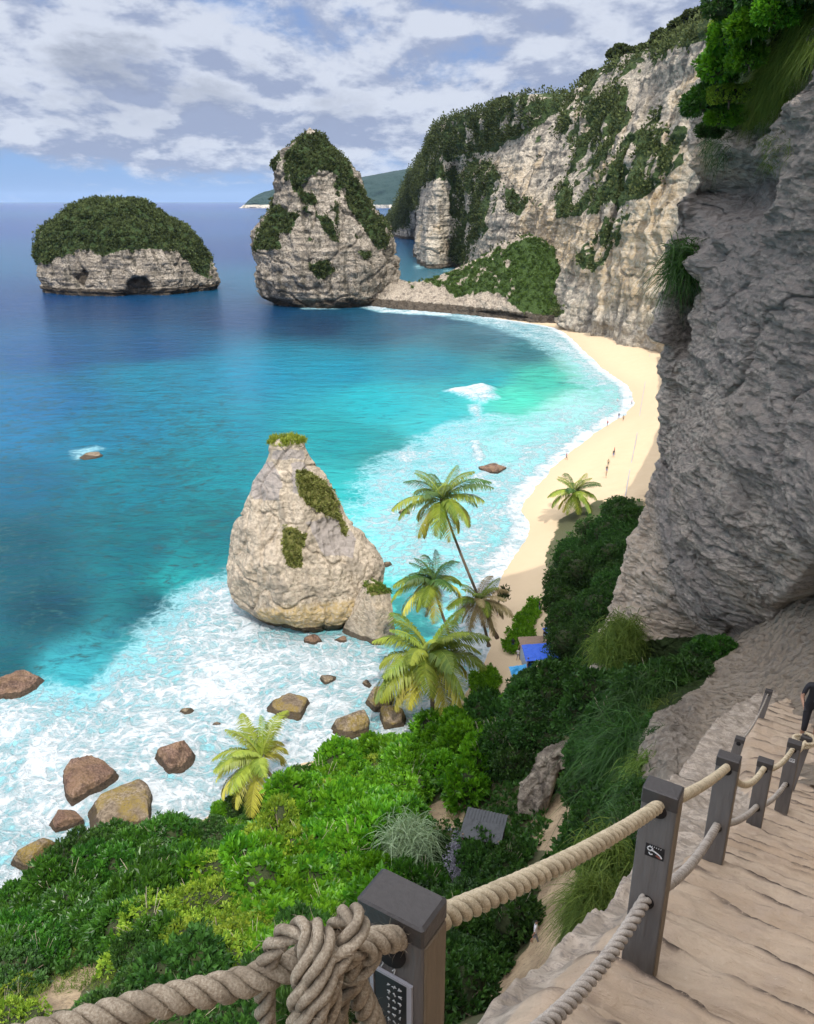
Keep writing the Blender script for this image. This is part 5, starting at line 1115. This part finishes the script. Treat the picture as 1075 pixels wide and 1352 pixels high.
# trees on the skyline of the far cliff
me = [bush_mesh('crown', LM_FAR, n=260, per=10, leaf=.28, wid=.7, seed=60 + i, h=.75, lumps=7) for i in range(3)]
for i, p in enumerate(SKYTREES):
    p = np.asarray(p); s = (2.2 + random.random()*3.2)*(1 + (p[1] - 300)/900)
    tr = empty('cliff_top_tree', tuple(p)); tag(tr, whereabouts('small skyline tree', p), 'tree', 'trees on the far cliff skyline')
    c_ = link('crown', me[i % 3], tr, (0, 0, s*.9)); c_.scale = (s, s, s*.8); c_.rotation_euler[2] = i
    V, F, cc, *_ = tubev([(0, 0, -2), (0, 0, s)], .22, 6); mk('trunk', V, [F, cc], M_BARK, tr)

# ------------------------------------------------------------------ coconut palms
PG = leaf_mat('palm_leaf', (.08, .155, .018), (.33, .39, .05), .35, .45, .4); PY_ = leaf_mat('yellowing_palm_leaf', (.28, .30, .04), (.55, .50, .10), .3, .5, .3); PD = leaf_mat('dry_palm_leaf', (.20, .15, .07), (.42, .34, .18), .2, .8, .1)
PK = leaf_mat('dark_palm_leaf', (.025, .08, .015), (.10, .19, .035), .3, .45, .4)
def frond(L, elev, droop, mat, seed=0, n=58, side=0.0):
    g = np.random.default_rng(seed); t_ = np.linspace(0, 1, 26)
    ang = elev - droop*t_**1.25; dx = np.cos(ang); dz = np.sin(ang); x = np.r_[0, np.cumsum((dx[1:] + dx[:-1])/2)]*L/25; z = np.r_[0, np.cumsum((dz[1:] + dz[:-1])/2)]*L/25
    C = np.stack([x, side*x*x/L, z], 1); V, F, cc, *_ = tubev(C, np.linspace(.05, .008, 26), 5)
    ti = np.linspace(.12, .99, n); c = np.stack([np.interp(ti, t_, C[:, i]) for i in range(3)], 1); T = np.gradient(C, axis=0); T /= np.linalg.norm(T, axis=1)[:, None]
    tg = np.stack([np.interp(ti, t_, T[:, i]) for i in range(3)], 1)
    Vs, Fs = [V], [F]; off = len(V); S_ = [np.full(len(V), .7)]
    ll = L*.24*np.sin(np.pi*np.clip(ti*.86 + .12, 0, 1))**.7
    for sd in (-1, 1):
        l = (ll*g.uniform(.8, 1.1, n))[:, None]; lat = np.array((0, sd, 0.)); up = np.cross(tg, lat)*sd
        d = tg*.55 + lat*.8 + g.normal(size=(n, 3))*.07; d /= np.linalg.norm(d, axis=1)[:, None]
        w = np.array((0, 0, 1.))*.0 + tg*.5; w = np.cross(d, np.array((0, 0, 1.))); w /= np.linalg.norm(w, axis=1)[:, None]; w *= .05*L/5
        p1 = c + d*l*.5 + np.array((0, 0, -.10))*l; p2 = c + d*l*.92 + np.array((0, 0, -.48))*l
        q = np.stack([c - w*.5, c + w*.5, p1 + w, p1 - w, p2 + w*.15, p2 - w*.15], 1).reshape(-1, 3); k = off + np.arange(n)*6
        Vs.append(q); Fs += [np.stack([k, k + 1, k + 2, k + 3], 1), np.stack([k + 3, k + 2, k + 4, k + 5], 1)]; off += 6*n
        S_.append(np.repeat(np.clip(g.uniform(.1, .9) + g.normal(size=n)*.18, 0, 1), 6))
    return mesh_data('frond', np.concatenate(Vs), [np.concatenate(Fs), cc], mat, {'shade': np.concatenate(S_)}, False)
def palm(base, crown, L, lab, mats, n=26, wind=None, seed=0, tr=.16):
    g = np.random.default_rng(seed); base = np.asarray(base, float); crown = np.asarray(crown, float)
    root = empty('coconut_palm', tuple(base)); tag(root, lab, 'palm tree', 'coconut palms'); c = crown - base
    P = catmull(np.array([(0, 0, -.5), c*np.array((.35, .35, .3)) , c*np.array((.72, .72, .68)), c]), 60); rad = np.linspace(tr*1.35, tr*.8, 60)*(1 + .05*np.sin(np.arange(60)*2.1)); rad[:3] *= 1.35
    V, F, cc, *_ = tubev(P, rad, 10); mk('trunk', V, [F, cc], M_BARK, root)
    V, F, cc, *_ = tubev([c + (0, 0, -.2), c + (0, 0, .15), c + (0, 0, .5)], [tr*.9, tr*1.3, tr*.4], 8); mk('crown_shaft', V, [F, cc], PD, root)
    tiers = [(1.25, 1.1), (.95, 1.35), (.6, 1.5), (.25, 1.5), (-.15, 1.3), (-.6, .9)]
    vs = {}
    for k, (e, dr) in enumerate(tiers):
        for s_ in (0, 1): vs[k, s_] = frond(L*(.85 if k == 0 else 1)*(.8 if k == 5 else 1), e, dr, mats[min(k, len(mats) - 1)], seed*20 + k*2 + s_, side=(.25 if s_ else -.2))
    for i in range(n):
        k = min(5, int(i*6/n)); a = i*2.39996 + g.uniform(-.2, .2)
        if wind is not None: a = a + (math.atan2(math.sin(wind[0] - a), math.cos(wind[0] - a)))*wind[1]
        f = link('frond', vs[k, i % 2], root, tuple(c + (0, 0, .1))); f.rotation_euler = (g.uniform(-.15, .15), g.uniform(-.1, .1), a); f.scale = (1, 1, 1)*np.float64(g.uniform(.85, 1.1)) if False else (g.uniform(.85, 1.1),)*3
    if 'dry' not in lab:
        for q in range(5):
            a = q*1.3; V = np.array([(0, 0, 0)])
            P = [c + np.array((math.cos(a)*.22, math.sin(a)*.22, -.12)), c + np.array((math.cos(a)*.28, math.sin(a)*.28, -.28)), c + np.array((math.cos(a)*.3, math.sin(a)*.3, -.42))]
            V, F, cc, *_ = tubev(P, [.05, .13, .05], 8); mk('coconut', V, [F, cc], M_COCO, root)
    return root
M_COCO = plain_mat('coconut_husk', (.30, .28, .06), .5)
def gz(x, y): return float(ground_z(np.array([x]), np.array([y]), False)[0])
b1 = gr(657, 838, 3)
palm(b1, at(583, 662, 91), 6.3, 'tallest coconut palm with a leaning bare trunk over the surf', [PG, PK, PG, PG, PY_, PY_], 30, seed=1)
c2 = at(572, 772, 87); palm((c2[0] + 3, c2[1] + 1, 3), c2, 5.4, 'dark coconut palm directly below the tallest palm crown', [PK, PK, PG, PG, PY_, PD], 26, (math.pi*.85, .25), 2)
c3 = at(566, 868, 78); palm((c3[0] + .5, c3[1] - 2, 3), c3, 7.6, 'large palm with long pale drooping fronds at the thicket edge', [PG, PG, PG, PG, PY_, PD], 34, (-1.5, .15), 3, .2)
c4 = at(345, 1005, 63); palm((c4[0] + 1.5, c4[1] + 1, 2), c4, 5.6, 'windblown palm on the left with fronds swept away from the beach', [PG, PG, PG, PY_, PY_, PD], 26, (math.pi*.95, .35), 4)
c5 = at(632, 795, 90); palm((c5[0] + 1.5, c5[1], 3), c5, 4.6, 'drooping olive brown palm beside the leaning bare trunk', [PG, PD, PG, PD, PD, PD], 26, (-1.2, .2), 5)
c6 = at(758, 652, 136); palm((c6[0] + 1, c6[1] - 1, 4), c6, 5.4, 'single palm on the beach above the dark grove', [PG, PK, PG, PG, PG, PY_], 26, seed=6)

# ------------------------------------------------------------------ huts, tarps, debris
M_TARP = plain_mat('blue_tarpaulin', (.02, .10, .55), .45, 0, .4, 3, .3); M_TARP2 = plain_mat('faded_blue_tarpaulin', (.05, .32, .62), .5, 0, .4, 4, .4); M_RUST = plain_mat('rusty_sheet', (.20, .14, .10), .7, 0, .4, 3, .4)
M_GREY = plain_mat('grey_sheet', (.35, .38, .45), .6, 0, .4, 3, .3); M_WOOD = plain_mat('hut_timber', (.18, .12, .08), .8, 0, .4, 6, .4); M_DROOF = plain_mat('dark_sheet_roof', (.05, .055, .06), .5, 0, .3, 4, .3)
def sheet(name, c, u, v, a, b_, mat, parent, amp=.05, corr=0, n=40, th=.02):
    s = np.linspace(-1, 1, n); A, B = np.meshgrid(s, s, indexing='ij'); u = np.asarray(u, float); v = np.asarray(v, float); nn = np.cross(u, v); nn /= np.linalg.norm(nn)
    P = np.asarray(c, float) + A[..., None]*u*a + B[..., None]*v*b_; h = fbm(P.reshape(-1, 3) + 7.7, 1.1, 3).reshape(n, n)*amp + (np.sin(A*corr)*.04 if corr else 0)
    P = P + nn*h[..., None]; V = np.concatenate([P.reshape(-1, 3), (P - nn*th).reshape(-1, 3)]); F = gridF(n, n)
    return mk(name, V, np.concatenate([F, F[:, ::-1] + n*n]), mat, parent)
def hut(px, py, z, wid, dep, hgt, lab, roof, tarp, rotz=0, cat='hut'):
    p = gr(px, py, z); root = empty('beach_hut', (p[0], p[1], z - hgt)); root.rotation_euler[2] = rotz; tag(root, lab, cat, 'huts and tarps')
    for sx in (-1, 1):
        for sy in (-1, 1): mkbox('post', (sx*wid*.45, sy*dep*.42, hgt*.5), (1, 0, 0), (0, 1, 0), (0, 0, 1), .05, .05, hgt*.5, M_WOOD, root)
    sheet('wall', (0, dep*.42, hgt*.5), (1, 0, 0), (0, 0, 1), wid*.45, hgt*.48, M_WOOD, root, .02)
    sheet('wall', (-wid*.45, 0, hgt*.45), (0, 1, 0), (0, 0, 1), dep*.42, hgt*.4, M_GREY, root, .05)
    sheet('roof', (0, dep*.25, hgt + .25), (1, 0, 0), (0, .95, .12), wid*.52, dep*.28, roof, root, .04, 40)
    if tarp: sheet('tarp', (0, -dep*.22, hgt + .12), (1, 0, .02), (0, .93, .3), wid*.52, dep*.30, tarp, root, .12)
    return root
hut(716, 856, 7.0, 4.6, 4.2, 2.4, 'beach hut with a rusty roof and bright blue tarpaulin awning', M_RUST, M_TARP, .1)
hut(731, 835, 7.5, 1.9, 1.8, 2.2, 'small shelter under a folded blue tarpaulin just above the larger blue hut', M_TARP, M_TARP, .5)
hut(639, 1092, 12.5, 2.9, 2.6, 2.2, 'dark corrugated hut roof in shade beside the thicket', M_DROOF, M_DROOF, -.3)
p = gr(692, 889, 5); o = sheet('tarpaulin', (p[0], p[1], 5.2), (1, .2, .1), (-.2, .8, .35), 1.5, 1.1, M_TARP2, None, .45); tag(o, 'crumpled light blue tarpaulin at the edge of the shaded trees', 'tarpaulin', 'huts and tarps')
p = gr(700, 868, 5); o = sheet('tarpaulin', (p[0], p[1], 5.2), (1, .1, 0), (0, .5, .8), 1.0, 1.0, M_GREY, None, .35); tag(o, 'crumpled grey white sheet hanging below the blue awning', 'tarpaulin', 'huts and tarps')
p = gr(655, 1100, 11); o = sheet('tarpaulin', (p[0], p[1], 11.6), (1, .1, 0), (0, .8, .3), .4, .35, M_TARP2, None, .15); tag(o, 'small blue sheet at the corner of the dark hut roof', 'tarpaulin', 'huts and tarps')
g = np.random.default_rng(8); M_RUBB = plain_mat('litter', (.16, .16, .19), .7, 0, .3, 2.5, .9); C = np.array([gr(608 + g.normal()*7, 1135 + g.normal()*14, 11.3) for _ in range(700)]); V, F, s = leafcloud(C, np.tile((0, 0, 1.), (700, 1)), .2, 5, .16, .7, .0, seed=3)
tag(mk('rubbish_heap', V, F, M_RUBB, None, {'shade': s}, False), 'grey heap of sheets and litter in shade below the dark hut roof', 'rubbish heap')

# ------------------------------------------------------------------ people
SKIN = plain_mat('skin', (.36, .21, .14), .6); CL = {k: plain_mat('cloth_' + k, v, .8) for k, v in {'black': (.02, .02, .025), 'white': (.6, .58, .6), 'red': (.4, .05, .05), 'blue': (.06, .10, .30), 'tan': (.35, .25, .15), 'grey': (.2, .2, .22)}.items()}
HAIR = plain_mat('dark_hair', (.015, .012, .01), .6)
def figure(name, pose, top, bottom, lev=1):
    J = dict(pelvis=(0, 0, .95), belly=(0, .01, 1.10), chest=(0, .01, 1.30), neck=(0, 0, 1.47), head0=(0, -.01, 1.55), head=(0, -.01, 1.62), head2=(0, 0, 1.70),
             hl=(-.09, 0, .90), kl=(-.11, -.02, .50), al=(-.12, .02, .09), tl=(-.13, -.14, .03), hr=(.09, 0, .90), kr=(.11, -.03, .50), ar=(.12, .02, .09), tr=(.13, -.14, .03),
             sl=(-.17, 0, 1.41), el=(-.26, .03, 1.13), wl=(-.27, -.06, .89), fl=(-.27, -.08, .80), sr=(.17, 0, 1.41), er=(.26, .03, 1.13), wr=(.27, -.06, .89), fr=(.27, -.08, .80))
    J.update(pose)
    Rr = dict(pelvis=(.15, .11), belly=(.135, .10), chest=(.155, .11), neck=.055, head0=.075, head=.095, head2=.07, hl=.09, kl=.055, al=.038, tl=.028, hr=.09, kr=.055, ar=.038, tr=.028, sl=.055, el=.04, wl=.028, fl=.03, sr=.055, er=.04, wr=.028, fr=.03)
    Ed = [('pelvis', 'belly'), ('belly', 'chest'), ('chest', 'neck'), ('neck', 'head0'), ('head0', 'head'), ('head', 'head2'), ('pelvis', 'hl'), ('hl', 'kl'), ('kl', 'al'), ('al', 'tl'), ('pelvis', 'hr'), ('hr', 'kr'), ('kr', 'ar'), ('ar', 'tr'), ('chest', 'sl'), ('sl', 'el'), ('el', 'wl'), ('wl', 'fl'), ('chest', 'sr'), ('sr', 'er'), ('er', 'wr'), ('wr', 'fr')]
    ks = list(J); me = bpy.data.meshes.new('tmp'); me.from_pydata([J[k] for k in ks], [(ks.index(a), ks.index(b_)) for a, b_ in Ed], []); o = bpy.data.objects.new('tmp', me); COL.objects.link(o)
    sk = o.modifiers.new('s', 'SKIN'); ss = o.modifiers.new('u', 'SUBSURF'); ss.levels = lev; ss.render_levels = lev
    for i, k in enumerate(ks):
        r = Rr[k]; me.skin_vertices[0].data[i].radius = r if isinstance(r, tuple) else (r, r); me.skin_vertices[0].data[i].use_root = (k == 'pelvis')
    dg = bpy.context.evaluated_depsgraph_get(); m2 = bpy.data.meshes.new_from_object(o.evaluated_get(dg)); bpy.data.objects.remove(o); m2.name = name
    m2.materials.clear(); [m2.materials.append(x) for x in (SKIN, top, bottom, HAIR)]
    for p_ in m2.polygons:
        c_ = p_.center; z = c_.z; p_.use_smooth = True
        hd = J['head']; dh = math.dist(c_, hd)
        p_.material_index = (3 if (c_.z > hd[2] + .03 or c_.y > hd[1] + .05) else 0) if dh < .17 and z > J['neck'][2] + .02 else (1 if (z > .98 and abs(c_.x) < .30 and z < 1.48 and not (abs(c_.x) > .2 and z < 1.2)) else (2 if z > .42 and abs(c_.x) < .22 else 0))
    return m2
walk = dict(kl=(-.10, -.14, .52), al=(-.11, -.20, .10), tl=(-.11, -.34, .05), kr=(.10, .02, .50), ar=(.11, .24, .12), tr=(.11, .12, .04), wl=(-.25, .12, .92), fl=(-.25, .14, .84), wr=(.25, -.16, .95), fr=(.25, -.20, .87))
FG = [figure('person', walk, CL['red'], CL['black']), figure('person', {}, CL['black'], CL['blue']), figure('person', walk, CL['white'], CL['grey']), figure('person', {}, CL['tan'], CL['black'])]
BP = [(815, 533, 2, 0, 'person standing in the swash of the beach, farthest left of the upper group'), (834, 535, 0, 1, 'person walking on the dry sand, rightmost of the upper group'), (817, 553, 1, 2, 'person in dark clothes at the wash line, left of a close pair'), (823, 556, 3, 2.5, 'person right beside the dark clothed one at the wash line'), (802, 563, 0, 3, 'person nearest the water below the upper group'),
      (811, 600, 0, 1, 'upper person of a close pair in the middle of the beach'), (810, 604, 1, 2, 'lower person of a close pair in the middle of the beach'), (803, 616, 3, 2, 'person alone below the close pair on the beach'), (801, 625, 1, 0, 'dark person of two walking along the middle beach'), (800, 631, 3, 1, 'tan clothed person of two walking along the middle beach'), (748, 607, 0, 1, 'person at the waterline left of everyone else'),
      (658, 804, 1, 1, 'person in black on the near sand above the palms'), (657, 815, 2, 3, 'person in white just below the one in black on the near sand'), (677, 858, 1, 2, 'person on the sandy path beside the left creeping plants'), (687, 864, 3, 0, 'person in tan beside the grey sheet of the blue hut'), (712, 808, 1, 1, 'person in dark clothes between the creepers and the dark grove'), (684, 872, 2, 2, 'person in white close to the crumpled blue tarpaulin'), (706, 1248, 2, 1, 'person in white on the shaded path far below the ropes')]
for x, y, k, a, lab in BP:
    p = gr(x, y, 3)
    for _ in range(4): p = gr(x, y, gz(p[0], p[1]))
    o = link('person', FG[k], None, tuple(p)); o.rotation_euler[2] = a*1.3; tag(o, lab, 'person', 'people on the beach')
# leafy stand-in for an unclear dark thing on the near sand
p = gr(665, 787, 3); V, F, s = leafcloud(np.array([p + rng.normal(size=3)*.35 for _ in range(40)]), np.tile((0, 0, 1.), (40, 1)), .3, 8, .6, .3, .5, seed=3); tag(mk('dark_clump', V, F, LM_FAR, None, {'shade': s}, False), 'small dark clump alone on the near sand', 'bush')
# line along the beach
L_ = []
for x, y in ((858, 468), (852, 505), (846, 540), (841, 575), (836, 600), (831, 625), (826, 655)):
    q = gr(x, y, 3.0); 
    for _ in range(3): q = gr(x, y, gz(q[0], q[1]) + .05)
    L_.append(q)
P, _ = resample(L_, 2.0); V, F, cc, *_ = tubev(P, .07, 6); o = mk('cable', V, [F, cc], M_GREY); tag(o, 'thin dark line lying along the top of the beach', 'cable')
# the walker at the right edge
bend = dict(belly=(0, -.03, 1.10), chest=(0, -.10, 1.28), neck=(0, -.18, 1.44), head0=(0, -.22, 1.50), head=(0, -.25, 1.57), head2=(0, -.25, 1.65), sl=(-.17, -.12, 1.38), sr=(.17, -.12, 1.38), el=(-.25, -.16, 1.12), er=(.25, -.16, 1.12), wl=(-.2, -.34, 1.0), fl=(-.19, -.41, .97), wr=(.22, -.34, .98), fr=(.21, -.42, .95), kl=(-.11, -.14, .52), al=(-.11, -.05, .12), tl=(-.11, -.20, .05))
m_ = figure('person', bend, CL['black'], CL['black'], 2)
pp = at(1064, 985, 12.6); root = link('person', m_, None, tuple(pp)); root.rotation_euler[2] = -.35; tag(root, 'person in black with a blue cap climbing the stairs at the right edge', 'person')
V, F, cc, *_ = tubev([(0, -.25, 1.64), (0, -.25, 1.70), (0, -.25, 1.755), (0, -.25, 1.775)], [.112, .112, .085, .03], 16); cp_ = mk('cap', V, [F, cc], CL['blue'], root)
V, F, cc = boxv(np.array((0, -.39, 1.645)), np.array((1., 0, 0)), np.array((0, 1., 0)), np.array((0, 0, 1.)), .07, .06, .006)[:3]; mk('cap_peak', V, F, CL['blue'], cp_)
sheet('shirt_stripe', (-.0, -.205, 1.2), (1, 0, 0), (0, .1, 1), .05, .12, CL['white'], root, .01, 0, 8)

# ------------------------------------------------------------------ haze
M_HAZE = bpy.data.materials.new('haze'); M_HAZE.use_nodes = True; t = M_HAZE.node_tree; t.nodes.clear()
pv = NN(t, 'ShaderNodeVolumePrincipled', {'Color': (.50, .70, 1.0, 1), 'Density': 1.2e-5, 'Anisotropy': 0.0}); NN(t, 'ShaderNodeOutputMaterial', {'Volume': pv.outputs[0]})
bx = 43500.0; V = np.array([(x, y, z) for z in (-8, 420.) for x, y in ((-bx, -bx), (bx, -bx), (bx, bx), (-bx, bx))])
F = np.array([(3, 2, 1, 0), (4, 5, 6, 7), (0, 1, 5, 4), (1, 2, 6, 5), (2, 3, 7, 6), (3, 0, 4, 7)])
tag(mk('haze', V, F, M_HAZE, smooth=False), kind='stuff')
